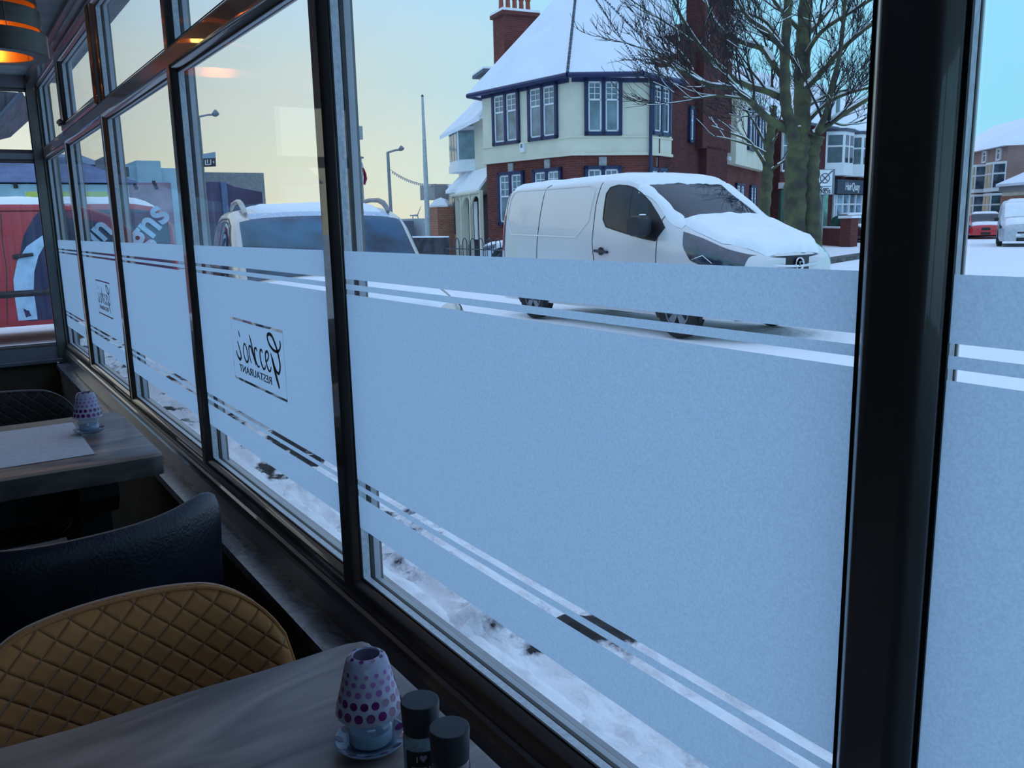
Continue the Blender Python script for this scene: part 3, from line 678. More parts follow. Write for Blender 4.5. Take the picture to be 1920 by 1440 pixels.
# ================================================================== VEHICLES
class Body:
    """lofted car body. s runs back from the front bumper, widths and heights in metres"""
    CAB = [(.95, 0), (1, .10), (1, .36), (.995, .50), (.955, .74), (.90, .90), (.84, .962), (.70, .985), (.35, .998), (0, 1)]
    HOOD = [(.95, 0), (1, .18), (1, .55), (.985, .78), (.93, .88), (.86, .93), (.74, .96), (.55, .98), (.3, .995), (0, 1)]
    def __init__(b, length, top, wid, cab, bot=.28):
        b.n = 110; b.S = np.linspace(0, length, b.n); b.len = length; b.bot = bot
        f = lambda P: b.sm(np.interp(b.S, [p[0] for p in P], [p[1] for p in P]))
        b.T = f(top); b.W = f(wid); b.K = f(cab)
    def sm(b, a):
        for _ in range(2): a = np.concatenate([[a[0]], (a[:-2]+2*a[1:-1]+a[2:])/4, [a[-1]]])
        return a
    def half(b, s):
        T = float(np.interp(s, b.S, b.T)); W = float(np.interp(s, b.S, b.W)); K = float(np.interp(s, b.S, b.K)); out = []
        for (a1, h1), (a2, h2) in zip(b.HOOD, b.CAB):
            a = a1+(a2-a1)*K; h = h1+(h2-h1)*K; out.append((W*a, b.bot+(T-b.bot)*h))
        return out
    def dense(b, s):
        P = b.half(s); out = []
        for i in range(len(P)-1):
            p0, p1, p2, p3 = [np.array(P[j]) for j in (max(i-1, 0), i, i+1, min(i+2, len(P)-1))]
            for t in (0, .25, .5, .75):
                q = .5*((2*p1)+(p2-p0)*t+(2*p0-5*p1+4*p2-p3)*t*t+(3*p1-p0-3*p2+p3)*t**3); out.append((max(0, q[0]), q[1]))
        return out+[P[-1]]
    def side(b, s, h):
        P = b.dense(min(max(s, 0), b.len)); hs = [p[1] for p in P]; hs = list(np.maximum.accumulate(hs)); return float(np.interp(h, hs, [p[0] for p in P]))
    def top(b, s, y):
        P = b.dense(min(max(s, 0), b.len))[::-1]; ys = list(np.maximum.accumulate([p[0] for p in P])); return float(np.interp(abs(y), ys, [p[1] for p in P]))
    def shell(b, name, m, parent):
        mb = MB(); R = []
        for s in b.S:
            d = b.dense(s); ring = [(-s, -y, z) for y, z in d]+[(-s, y, z) for y, z in d[::-1][1:]]; R.append(ring)
        n = len(R[0]); 
        for r in R: mb.v += r
        for i in range(len(R)-1):
            for k in range(n-1): mb.f.append((i*n+k, i*n+k+1, (i+1)*n+k+1, (i+1)*n+k)); mb.m.append(0)
            mb.f.append((i*n+n-1, i*n, (i+1)*n, (i+1)*n+n-1)); mb.m.append(0)
        mb.f.append(tuple(range(n))); mb.m.append(0); mb.f.append(tuple(reversed(range((len(R)-1)*n, len(R)*n)))); mb.m.append(0)
        return local(mb, name, m, parent, smooth=True, sharp=38)
    def patch_side(b, name, poly, m, parent, sgn=-1, eps=.008, cols=30, rows=8, smooth=True):
        """polygon in (s, h) laid on the side of the body"""
        ss = [p[0] for p in poly]; s0, s1 = min(ss), max(ss); mb = MB(); cs = []
        for s in np.linspace(s0+1e-4, s1-1e-4, cols):
            hs = []
            for i in range(len(poly)):
                (a, ha), (c, hc) = poly[i], poly[(i+1) % len(poly)]
                if (a-s)*(c-s) < 0: hs.append(ha+(hc-ha)*(s-a)/(c-a))
            if len(hs) >= 2: cs.append((s, min(hs), max(hs)))
        nn = rows+1
        for s, lo, hi in cs:
            for h in np.linspace(lo, hi, nn): mb.v.append((-s, sgn*(b.side(s, h)+eps), h))
        for i in range(len(cs)-1):
            for k in range(rows): mb.f.append((i*nn+k, i*nn+k+1, (i+1)*nn+k+1, (i+1)*nn+k)); mb.m.append(0)
        return local(mb, name, m, parent, smooth=smooth)
    def patch_top(b, name, sfun, s0, s1, m, parent, eps=.008, th=0., nz=0., rows=26, cols=26, seed=0):
        """region between lateral limits sfun(s)->(ylo, yhi) on the upper surface"""
        mb = MB(); nn = cols+1
        for i, s in enumerate(np.linspace(s0, s1, rows+1)):
            lo, hi = sfun(s)
            for k, y in enumerate(np.linspace(lo, hi, nn)):
                e = min(1, min(i, rows-i)/2., min(k, nn-1-k)/2.)
                dz = th*math.sqrt(max(0, e))+nz*noise.noise(Vector((s*4, y*4, seed)))*e
                mb.v.append((-s-(.03*nz/.02*noise.noise(Vector((y*9, s, seed+4))) if nz else 0), y, b.top(s, y)+eps+dz))
        for i in range(rows):
            for k in range(cols): mb.f.append((i*nn+k, i*nn+k+1, (i+1)*nn+k+1, (i+1)*nn+k)); mb.m.append(0)
        return local(mb, name, m, parent, smooth=True)
    def line(b, name, pts, m, parent, sgn=-1, r=.005, sub=6):
        P = []
        for (a, ha), (c, hc) in zip(pts, pts[1:]):
            for t in np.linspace(0, 1, sub, endpoint=False): s = a+(c-a)*t; h = ha+(hc-ha)*t; P.append((-s, sgn*(b.side(s, h)+.001), h))
        s, h = pts[-1]; P.append((-s, sgn*(b.side(s, h)+.001), h)); mb = MB(); mb.tube(P, r, 5); return local(mb, name, m, parent, smooth=True)
def wheel(parent, s, w, r, sgn=-1, rim=STEEL, spokes=5):
    """tyre with a spoked rim as its own child"""
    y = sgn*(w-.11); t = MB()
    t.lathe([(r*.62, -.09), (r*.92, -.10), (r, -.07), (r, .07), (r*.92, .10), (r*.62, .09)], (-s, y, r), 32, 'y', closed=True); tyre = local(t, 'wheel', RUBBER, parent, smooth=True)
    h = MB(); h.lathe([(r*.56, -.085), (r*.64, -.085), (r*.64, .085), (r*.56, .085)], (-s, y, r), 32, 'y', closed=True)
    h.lathe([(.0, .075*sgn), (.05, .085*sgn), (.07, .06*sgn), (.07, -.02*sgn)], (-s, y, r), 20, 'y')
    for k in range(spokes):
        a = 2*math.pi*k/spokes+.3; d = Vector((math.cos(a), 0, math.sin(a))); q = Vector((-math.sin(a), 0, math.cos(a))); o = Vector((-s, y+sgn*.05, r))
        P = [o+d*.05-q*.035, o+d*r*.58-q*.055, o+d*r*.58+q*.055, o+d*.05+q*.035]; h.extrude(P, (0, sgn*.025, 0))
    hub = local(h, 'wheel_rim', rim, parent, smooth=True, sharp=30)
    a = MB(); a.lathe([(0, 0), (r*1.17, 0)], (-s, sgn*(w+.004), r*1.02), 32, 'y')
    return tyre
def arch(body, parent, s, r, sgn, m=BLACK):
    pts = [(s+r*1.2*math.cos(a), r+r*1.2*math.sin(a)) for a in np.linspace(-.28, math.pi+.28, 20)]
    body.patch_side('wheel_arch', pts, m, parent, sgn, .004, 24, 6)
def snow_roof(body, parent, s0, s1, frac, th=.05, seed=0, name='roof_snow'):
    body.patch_top(name, lambda s: (-frac*float(np.interp(s, body.S, body.W)), frac*float(np.interp(s, body.S, body.W))), s0, s1, SNOWB, parent, .0, th, .018, 34, 26, seed)

SILV = mat('silver_van_paint', (.66, .66, .66), rough=.25, metal=.15, var=.02, scale=2, coat=.6, spec=.6)
WGL = mat('dark_car_glass', (.008, .018, .032), rough=.03, var=.3, scale=2, spec=.5)
WGLB = mat('frosty_blue_car_glass', (.008, .055, .11), rough=.25, var=.7, scale=2.6, spec=.35)
SEAM = mat('panel_gap', (.05, .05, .055), rough=.8)
LAMPG = mat('headlamp_glass', (.022, .032, .055), rough=.12, var=.6, scale=9, spec=1., coat=.6)
RLAMP = mat('red_lamp_glass', (.34, .05, .09), rough=.2)

# --- the panel van
van = thing('panel_van', 'silver panel van with snow covered bonnet and roof parked across the street', 'van', (-6.55, 8.43, GZ))
VB = Body(4.98, [(0, .98), (.06, 1.05), (.35, 1.19), (.9, 1.37), (1.12, 1.47), (1.45, 1.70), (1.80, 1.92), (2.05, 2.01), (2.5, 2.04), (4.6, 2.02), (4.85, 1.99), (4.94, 1.90), (4.98, 1.80)],
          [(0, .62), (.05, .73), (.15, .83), (.35, .91), (.7, .955), (1.1, .97), (1.6, .978), (4.5, .978), (4.85, .96), (4.98, .92)], [(0, 0), (.8, 0), (1.5, .7), (2.1, 1), (4.98, 1)], .26)
VB.shell('body', SILV, van)
VW = [(2.43, 1.47), (2.42, 1.80), (2.36, 1.88), (2.22, 1.905), (2.05, 1.89), (1.93, 1.86), (1.78, 1.79), (1.6, 1.66), (1.43, 1.50), (1.29, 1.35), (1.41, 1.19), (1.63, 1.22), (1.99, 1.29), (2.36, 1.37)]
for sg_ in (-1, 1):
    VB.patch_side('door_window', VW, WGL, van, sg_, .006, 40)
    VB.line('window_seal', VW+[VW[0]], BLACK, van, sg_, .012, 3)
    VB.line('window_bar', [(1.93, 1.86), (1.90, 1.27)], BLACK, van, sg_, .012)
    VB.patch_side('mirror_corner', [(1.62, 1.66), (1.43, 1.50), (1.29, 1.35), (1.41, 1.19), (1.66, 1.225)], BLACK, van, sg_, .010, 16)
    m = MB(); P = []
    for y, sc_ in ((.0, .8), (.04, 1.), (.15, 1.), (.20, .85)):
        for k in range(20):
            a = 2*math.pi*k/20; c, d = math.cos(a), math.sin(a); q = (c**4+d**4)**-.25; P.append((-1.55+.145*c*q*sc_, sg_*(1.0+y), 1.375+.13*d*q*sc_))
    m.v = P
    for i in range(3):
        for k in range(20): m.f.append((i*20+k, i*20+(k+1) % 20, (i+1)*20+(k+1) % 20, (i+1)*20+k)); m.m.append(0)
    m.f.append(tuple(range(20))); m.m.append(0); m.f.append(tuple(range(60, 80))); m.m.append(0)
    mr = local(m, 'wing_mirror', mat('mirror_housing', (.02, .022, .03), rough=.55), van, smooth=True)
    m = MB(); m.lathe([(0, 1.52), (.035, 1.518), (.05, 1.508), (.03, 1.50)], (-1.50, sg_*1.09, 0), 12); local(m, 'mirror_snow', SNOW, mr, smooth=True)
    VB.line('door_gap', [(2.55, 2.0), (2.61, 1.69), (2.64, 1.18), (2.60, .93), (2.5, .70), (2.2, .42), (1.4, .42), (1.38, .94), (1.38, 1.19)], SEAM, van, sg_, .006)
    VB.line('bonnet_gap', [(1.38, 1.19), (1.35, 1.45), (1.29, 1.56)], SEAM, van, sg_, .006)
    VB.line('panel_gap', [(3.75, 2.0), (3.85, 1.93), (3.93, 1.26), (3.95, .94), (3.96, .45)], SEAM, van, sg_, .006)
    VB.line('rear_gap', [(4.80, 1.96), (4.84, 1.7), (4.86, 1.2), (4.86, .5)], SEAM, van, sg_, .005)
    rib = [(4.79, 1.48), (4.76, 1.80), (4.70, 1.90), (4.60, 1.925), (2.80, 1.925), (2.70, 1.90), (2.67, 1.84), (2.74, 1.45), (3.01, 1.23), (4.64, 1.27), (4.79, 1.48)]
    VB.line('side_rib', rib, SILV, van, sg_, .014, 8)
    m = MB(); m.lathe([(0, 0), (.055, 0), (.05, .02), (0, .02)], (-2.43, sg_*(VB.side(2.43, 1.05)+.001) if sg_ > 0 else -(VB.side(2.43, 1.05)+.021), 1.045), 20, 'y')
    m.tube([(-2.56, sg_*(VB.side(2.5, 1.05)+.02), 1.05), (-2.43, sg_*(VB.side(2.4, 1.05)+.035), 1.045), (-2.29, sg_*(VB.side(2.3, 1.05)+.02), 1.035)], .020, 8); local(m, 'door_handle', BLACK, van, smooth=True)
    VB.patch_side('headlamp', [(1.00, 1.30), (.93, 1.12), (.80, .96), (.62, .90), (.35, .90), (.10, .90), (.09, 1.02), (.35, 1.10), (.7, 1.22)], LAMPG, van, sg_, .010, 30)
    VB.line('headlamp_trim', [(.78, .97), (.62, 1.02), (.48, .93)], CHROME, van, sg_, .012)
    VB.patch_side('tail_lamp', [(4.97, 1.56), (4.88, 1.56), (4.88, 1.02), (4.97, 1.02)], RLAMP, van, sg_, .006, 6)
    VB.patch_side('sill_trim', [(1.5, .30), (1.5, .46), (3.7, .46), (3.7, .30)], BLACK, van, sg_, .012, 20)
    for s_ in (1.02, 4.11): arch(VB, van, s_, .335, sg_); wheel(van, s_, .98, .335, sg_)
    VB.patch_side('side_repeater', [(.93, 1.17), (.93, 1.20), (.86, 1.20), (.86, 1.17)], mat('amber_lamp', (.5, .22, .05), rough=.3), van, sg_, .006, 6)
VB.patch_top('windscreen', lambda s: (-.80-.02*s, .80+.02*s), 1.06, 1.84, WGL, van, .010)
VB.patch_top('bonnet_snow', lambda s: (-min(.80, .46+s*.75), min(.80, .46+s*.75)), .05, 1.02, SNOWB, van, .0, .075, .022, 34, 34, 2)
VB.patch_top('roof_snow', lambda s: (-.80, .80), 1.76, 4.85, SNOWB, van, .0, .055, .015, 44, 26, 3)
def edge(s):
    return (-.86+.02*math.sin(s*9), -.72+.05*noise.noise(Vector((s*8, 0, 7))))
VB.patch_top('windscreen_snow', edge, 1.04, 1.86, SNOWB, van, .008, .03, .01, 24, 6, 5)
VB.patch_top('wiper_snow', lambda s: (-.80, .80), .98, 1.13, SNOWB, van, .0, .05, .03, 8, 40, 6)
VB.patch_top('far_edge_snow', lambda s: (.62+.04*math.sin(s*7), .88), 1.04, 1.86, SNOWB, van, .008, .04, .01, 24, 8, 8)
m = MB(); fx = lambda y: .012-.10*(abs(y)/.62)**2
m.grid(lambda u, v: (fx(u), u, v), np.linspace(-.62, .62, 24), np.linspace(.80, 1.00, 4)); gr = local(m, 'grille', BLACK, van, smooth=True)
m = MB(); m.tube([(fx(y)+.012, y, .875+.045*(abs(y)/.6)**2) for y in np.linspace(-.60, .60, 21)], .020, 8); local(m, 'grille_bar', CHROME, gr, smooth=True)
m = MB(); m.lathe([(.056, .0), (.066, .012), (.076, .012), (.078, 0)], (.030, 0, .90), 28, 'x', closed=True); m.lathe([(0, .0), (.06, .0)], (.033, 0, .90), 24, 'x')
bd = local(m, 'round_badge', CHROME, gr, smooth=True)
m = MB(); m.extrude([(.04, -.035, .925), (.04, .02, .935), (.04, .042, .915), (.04, .012, .918), (.04, -.005, .875), (.04, -.018, .905)], (.006, 0, 0)); local(m, 'badge_emblem', STEEL, bd)
m = MB(); m.grid(lambda u, v: (.05-.22*(abs(u)/.85)**3, u, v), np.linspace(-.86, .86, 24), (.27, .45, .62, .78)); local(m, 'bumper', mat('bumper_grey', (.10, .11, .13), rough=.6), van, smooth=True)
# --- silver people carrier parked by the kerb
suv = thing('estate_car', 'silver estate car with roof rails and frosted windscreen parked beside the pavement', 'car', (-5.78, 2.60, GZ), math.radians(-11.5))
SB = Body(4.45, [(0, .72), (.05, .80), (.25, .90), (1.0, 1.02), (1.15, 1.08), (1.5, 1.32), (1.80, 1.53), (1.95, 1.59), (2.3, 1.655), (3.4, 1.66), (4.0, 1.60), (4.25, 1.35), (4.4, 1.0), (4.45, .9)],
          [(0, .62), (.1, .74), (.3, .83), (.7, .88), (1.2, .90), (3.8, .90), (4.2, .86), (4.45, .78)], [(0, 0), (1., 0), (1.7, .85), (2.2, 1), (4.45, 1)], .24)
SPAINT = mat('silver_beige_paint', (.60, .56, .50), rough=.25, metal=.3, var=.03, coat=.5)
SB.shell('body', SPAINT, suv)
for sg_ in (-1, 1):
    SB.patch_side('front_side_window', [(1.72, 1.06), (1.74, 1.30), (1.95, 1.46), (2.2, 1.52), (2.62, 1.53), (2.62, 1.05)], WGL, suv, sg_, .006, 24)
    SB.patch_side('rear_side_window', [(2.68, 1.05), (2.68, 1.53), (3.45, 1.50), (3.55, 1.42), (3.62, 1.06)], WGL, suv, sg_, .006, 24)
    SB.line('window_trim', [(1.70, 1.06), (1.73, 1.31), (1.95, 1.48), (2.2, 1.545), (2.9, 1.55), (3.5, 1.51), (3.62, 1.42)], BLACK, suv, sg_, .008)
    P = [(-1.98, sg_*.66, 1.585), (-2.06, sg_*.665, 1.63), (-2.20, sg_*.67, 1.675), (-2.40, sg_*.67, 1.705), (-2.7, sg_*.665, 1.715), (-3.3, sg_*.66, 1.705), (-3.6, sg_*.655, 1.66)]
    m = MB(); m.tube(P, [.018, .024, .026, .024, .022, .022, .018], 10); local(m, 'roof_rail', mat('rail_silver', (.45, .44, .41), rough=.3, metal=.6) if sg_ < 0 else STEEL, suv, smooth=True)
    SB.patch_side('headlamp', [(.62, .86), (.60, .68), (.15, .62), (.12, .76)], LAMPG, suv, sg_, .01, 16)
    SB.line('front_door_gap', [(1.66, 1.05), (1.62, .8), (1.62, .4)], SEAM, suv, sg_, .005); SB.line('rear_door_gap', [(2.65, 1.05), (2.66, .8), (2.66, .4)], SEAM, suv, sg_, .005)
    m = MB(); m.lathe([(0, -.10), (.07, -.09), (.09, 0), (.07, .09), (0, .10)], (-1.72, sg_*1.0, 1.06), 16, 'y'); local(m, 'door_mirror', BLACK, suv, smooth=True)
    for s_ in (.85, 3.5): arch(SB, suv, s_, .33, sg_); wheel(suv, s_, .90, .33, sg_)
SB.patch_top('windscreen', lambda s: (-.76+.04*(s-1.1), .76-.04*(s-1.1)), 1.10, 1.84, WGLB, suv, .009)
SB.patch_top('bonnet_snow', lambda s: (-min(.74, .45+s), min(.74, .45+s)), .10, 1.02, SNOWB, suv, .0, .04, .015, 30, 26, 11)
SB.patch_top('roof_snow', lambda s: (-.58+.2*max(0, 2.2-s), .62), 1.98, 3.9, SNOWB, suv, .0, .035, .012, 34, 24, 12)
SB.patch_top('roof_frost', lambda s: (-.64, .64), 1.86, 2.02, mat('thin_frost', (.50, .60, .72), rough=.6, var=.2, scale=60), suv, .004)
m = MB(); m.box(-1.86, -1.80, -.05, .05, 1.40, 1.47); local(m, 'rear_view_mirror', BLACK, suv)
m = MB(); m.grid(lambda u, v: (.03-.2*(abs(u)/.8)**2, u, v), np.linspace(-.78, .78, 20), (.26, .42, .60)); local(m, 'bumper', BLACK, suv, smooth=True)

# --- generic saloon used for the small cars in the distance, each with its own paint
def small_car(label, x, y, rz, paint, snow_side=False, length=4.3, h=1.5, plate=None, kind='hatchback_car', snowtop=True, van_like=False):
    t = thing(kind, label, 'van' if van_like else 'car', (x, y, GZ), rz); k = h/1.5
    if van_like:
        B = Body(length, [(0, .72), (.08, .90), (.5, 1.06), (.85, 1.16), (1.25, 1.5*k), (1.5, 1.60*k), (1.9, 1.66*k), (length-.2, 1.64*k), (length, 1.45*k)], [(0, .66), (.12, .78), (.4, .87), (1., .91), (length-.2, .91), (length, .84)], [(0, 0), (.7, 0), (1.4, .8), (1.9, 1), (length, 1)], .22)
        ws = (.88, 1.42)
    else:
        B = Body(length, [(0, .60), (.06, .72), (.3, .80), (1.05, .93*k), (1.3, 1.05*k), (1.85, 1.40*k), (2.2, 1.48*k), (3.0, 1.49*k), (3.7, 1.34*k), (4.1, 1.0*k), (length, .86)], [(0, .62), (.1, .72), (.35, .82), (1., .87), (3.6, .87), (4.1, .82), (length, .74)], [(0, 0), (1., 0), (1.8, .85), (2.3, 1), (length, .9)], .20)
        ws = (1.15, 1.92)
    B.shell('body', paint, t)
    sw = [(1.75, .96*k), (2.05, 1.36*k), (2.6, 1.40*k), (3.4, 1.34*k), (3.75, 1.02*k)] if not van_like else [(1.35, 1.05*k), (1.5, 1.32*k), (1.85, 1.50*k), (2.4, 1.50*k), (2.4, 1.05*k)]
    for sg_ in (-1, 1):
        B.patch_side('side_windows', sw, SNOWB if snow_side else WGL, t, sg_, .01, 24)
        if snow_side: B.patch_side('clear_glass_strip', [(2.3, 1.30*k), (2.5, 1.395*k), (3.3, 1.34*k), (3.3, 1.27*k)], WGL, t, sg_, .016, 16)
        for s_ in (.80, length-.85): arch(B, t, s_, .31, sg_); wheel(t, s_, .88 if not van_like else .92, .31, sg_)
        B.patch_side('headlamp', [(.60, .80), (.55, .66), (.12, .58), (.12, .70)] if not van_like else [(.62, .98), (.60, .80), (.2, .72), (.15, .82)], LAMPG, t, sg_, .01, 12)
        m = MB(); m.lathe([(0, -.09), (.07, -.07), (.08, 0), (.07, .07), (0, .09)], (-ws[0]-.40, sg_*(.99 if van_like else .95), .98*k), 14, 'y'); local(m, 'door_mirror', BLACK, t, smooth=True)
        B.line('door_gap', [(sw[0][0], sw[0][1]), (sw[0][0]-.03, .7), (sw[0][0]-.03, .3)], SEAM, t, sg_, .006)
    B.patch_top('windscreen', lambda s: (-.70, .70), ws[0], ws[1], SNOWB if (snow_side or van_like) else WGL, t, .01)
    if snowtop:
        B.patch_top('bonnet_snow', lambda s: (-.66, .66), .12, ws[0]-.05, SNOWB, t, 0, .05, .015, 20, 20, 21)
        B.patch_top('roof_snow', lambda s: (-.62, .62), ws[1]+.05, length-.7, SNOWB, t, 0, .06, .015, 24, 20, 22)
    m = MB(); m.grid(lambda u, v: (.015-.12*(abs(u)/.6)**2, u, v), np.linspace(-.50, .50, 14), (.46, .60)); local(m, 'grille', BLACK, t)
    m = MB(); m.grid(lambda u, v: (.02-.2*(abs(u)/.75)**2, u, v), np.linspace(-.74, .74, 14), (.22, .36)); local(m, 'lower_grille', BLACK, t)
    if plate:
        m = MB(); m.box(.02, .035, -.26, .26, .42, .53); p = local(m, 'number_plate', WHITE, t)
        tx = text_mesh('plate_letters', plate, .11, BLACK, None, frame_mtx((.037, 0, .475), (0, 1, 0), (0, 0, 1)), .001, .85); tx.parent = p
    return t
WPAINT = mat('white_car_paint', (.60, .66, .72), rough=.3, var=.03, coat=.4)
small_car('white car covered in snow behind the hooped railing', -23.9, 14.9, math.radians(-138), WPAINT, True, 4.4, 1.42)
small_car('dark blue car partly hidden behind the rear of the silver van', -17.6, 12.6, math.radians(-160), mat('dark_blue_paint', (.015, .03, .07), rough=.25, coat=.5), False, 4.2, 1.36, snowtop=False)
small_car('snowy dark car parked far away by the seafront bushes', -62, 32.6, math.radians(-100), mat('charcoal_paint', (.03, .035, .045), rough=.3), True, 4.3, 1.5)
small_car('dark maroon car behind the low brick wall right of the tree', -26.6, 40.5, math.radians(-30), mat('maroon_paint', (.07, .018, .028), rough=.25, coat=.4), False, 4.3, 1.5)
small_car('small bright red car parked far down the street on the right', -24.2, 46.6, math.radians(-60), mat('red_paint', (.55, .03, .04), rough=.3, coat=.4), False, 4.1, 1.4)
small_car('grey car under snow beside the red car far down the street', -28.3, 49.5, math.radians(-60), mat('grey_paint', (.12, .13, .15), rough=.3, coat=.4), True, 4.1, 1.45)
small_car('light silver van facing the camera at the right edge of the photo', -17.6, 36.8, math.radians(-62.5), mat('light_silver_paint', (.50, .52, .56), rough=.3, metal=.2, coat=.4), True, 4.6, 1.72, 'YC64 DNV'[:4], 'compact_van', True, True)

# --- red sign-written van across the end of the building
rv = thing('sign_written_van', 'red and dark blue van with white swoosh and lettering outside the end window', 'van', (-13.95, -2.35, GZ), -math.pi/2)
REDP = mat('red_van_paint', (.42, .018, .030), rough=.25, var=.06, scale=2, coat=.5); BLUP = mat('dark_violet_vinyl', (.030, .028, .085), rough=.3, var=.25, scale=1.5); WVIN = mat('pale_blue_vinyl', (.42, .62, .80), rough=.4)
RB = Body(5.2, [(0, .9), (.05, 1.0), (.4, 1.12), (.9, 1.28), (1.5, 1.72), (1.9, 1.86), (2.3, 1.90), (4.7, 1.90), (5.05, 1.84), (5.2, 1.6)], [(0, .66), (.1, .80), (.35, .90), (.8, .95), (5.0, .95), (5.2, .90)], [(0, 0), (.8, 0), (1.5, .7), (2., 1), (5.2, 1)], .24)
RB.shell('body', REDP, rv)
# local frame: +x is forwards (world -y); the side that faces the restaurant is local +y
def rs(px, py): p = at(px, py, X=-13.0); return (p.y+2.35, p.z-GZ)
for sg_ in (1,):
    RB.patch_side('dark_panel', [(3.22, 1.14), (3.30, 1.42), (3.45, 1.66), (3.62, 1.84), (4.7, 1.86), (5.02, 1.82), (5.185, 1.62), (5.19, .34), (3.22, .30), (3.14, .7)], BLUP, rv, sg_, .006, 60, 14)
    arcc = [rs(82, 440), rs(50, 462), rs(32, 490), rs(25, 525), rs(28, 560), rs(36, 612)]; arcd = [rs(88, 452), rs(72, 480), rs(64, 510), rs(63, 545), rs(68, 580), rs(72, 610)]
    m = MB(); A = [(p[0], p[1]) for p in arcc]; D_ = [(p[0], p[1]) for p in arcd]; n = 0
    A = [rs(122, 398)]+A; D_ = [rs(122, 418)]+D_
    for (a, b) in zip(A, D_):
        for t_ in np.linspace(0, 1, 5): s = a[0]+(b[0]-a[0])*t_; h = max(.32, a[1]+(b[1]-a[1])*t_); m.v.append((-s, RB.side(s, h)+.012, h))
    for i in range(len(A)-1):
        for k in range(4): m.f.append((i*5+k, i*5+k+1, (i+1)*5+k+1, (i+1)*5+k)); m.m.append(0)
    local(m, 'white_swoosh', WVIN, rv, smooth=True)
    RB.line('rub_strip', [(2.2, .66), (2.7, .67), (3.9, .68), (5.0, .70)], BLACK, rv, sg_, .045)
    a, b = rs(24, 482), rs(62, 477); m = MB(); m.tube([(-a[0], RB.side(a[0], a[1])+.03, a[1]), (-b[0], RB.side(b[0], b[1])+.035, b[1])], [.03, .022], 8); local(m, 'door_handle', BLACK, rv, smooth=True)
    RB.line('door_gap', [rs(2, 400), rs(5, 455), rs(12, 500), rs(14, 610)], SEAM, rv, sg_, .006)
    RB.line('gutter_line', [(2.1, 1.745), (3.0, 1.75), (4.0, 1.75)], mat('dark_red_line', (.12, .005, .012), rough=.6), rv, sg_, .010)
    for s_ in (1.05, 4.3): arch(RB, rv, s_, .33, sg_); wheel(rv, s_, .95, .33, sg_)
    def letters(name, body, size, px, py, up=48):
        p = at(px, py, X=-12.985); a = math.radians(up)
        return text_mesh(name, body, size, WVIN, rv, frame_mtx((-12.985, p.y, p.z), (0, math.cos(a), math.sin(a)), (0, -math.sin(a), math.cos(a))), .002, .95, .012)
    letters('van_lettering', 'gns', .52, 276, 423); letters('van_lettering', 'in', .46, 184, 434, 42)
RB.patch_top('roof_snow', lambda s: (-.75, .80), 1.9, 5.0, SNOWB, rv, 0, .05, .02, 30, 20, 31)
rv2 = RB.patch_side('windscreen_side_window', [(1.25, 1.2), (1.7, 1.6), (2.1, 1.66), (2.1, 1.15)], WGL, rv, 1, .006, 16)

# ================================================================== BUILDINGS
def vec2(a): return Vector((a[0], a[1], 0))
def wall_window(parent, A, B, u, z0, w, h, style='sash', trim=NAVY, pane=CURT, bars=True, name='window', thick=.10, trans=.36, mull=2):
    """window standing on the wall A-B (outside is to the right of A->B); u is where it starts along it"""
    A, B = vec2(A), vec2(B); t = (B-A).normalized(); n = Vector((t.y, -t.x, 0)); up = Vector((0, 0, 1))
    o = A+t*u+up*z0
    m = MB(); s = .11 if trim is NAVY else .05
    m.obox(o-n*.05, t*w, n*(.05+thick), up*s); m.obox(o-n*.05+up*(h-s), t*w, n*(.05+thick), up*s)
    m.obox(o-n*.05, t*s, n*(.05+thick), up*h); m.obox(o-n*.05+t*(w-s), t*s, n*(.05+thick), up*h)
    for i in range(1, mull): m.obox(o-n*.05+t*(w*i/mull-.06), t*.12, n*(.05+thick), up*h)
    fr = m.build(name, trim, parent)
    c = MB(); g = MB(); lw = (w-2*s-(mull-1)*.12)/mull
    for i in range(mull):
        q = o+t*(s+i*(lw+.12))+up*s; hh = h-2*s; b = .055; d = n*.055
        for a_, uu, vv in ((q, lw, b), (q+up*(hh-b), lw, b), (q+up*(hh*(1-trans)-b/2), lw, b)): c.obox(a_, t*uu, d, up*vv)
        for a_ in (q, q+t*(lw-b)): c.obox(a_, t*b, d, up*hh)
        if bars:
            c.obox(q+t*(lw/2-.012)+up*hh*(1-trans), t*.024, d*.8, up*hh*trans)
            for k in (1, 2): c.obox(q+up*(hh*(1-trans)+hh*trans*k/3-.012), t*lw, d*.8, up*.024)
        g.obox(q, t*lw, n*.02, up*hh)
    c.build('casement', WHITE, fr); g.build('pane', pane, fr)
    return fr
def wslab(mb, A, B, u0, u1, z0, z1, th, mi=0, back=.0):
    A, B = vec2(A), vec2(B); t = (B-A).normalized(); n = Vector((t.y, -t.x, 0)); return mb.obox(A+t*u0-n*back+Vector((0, 0, z0)), t*(u1-u0), n*(th+back), Vector((0, 0, z1-z0)), mi)

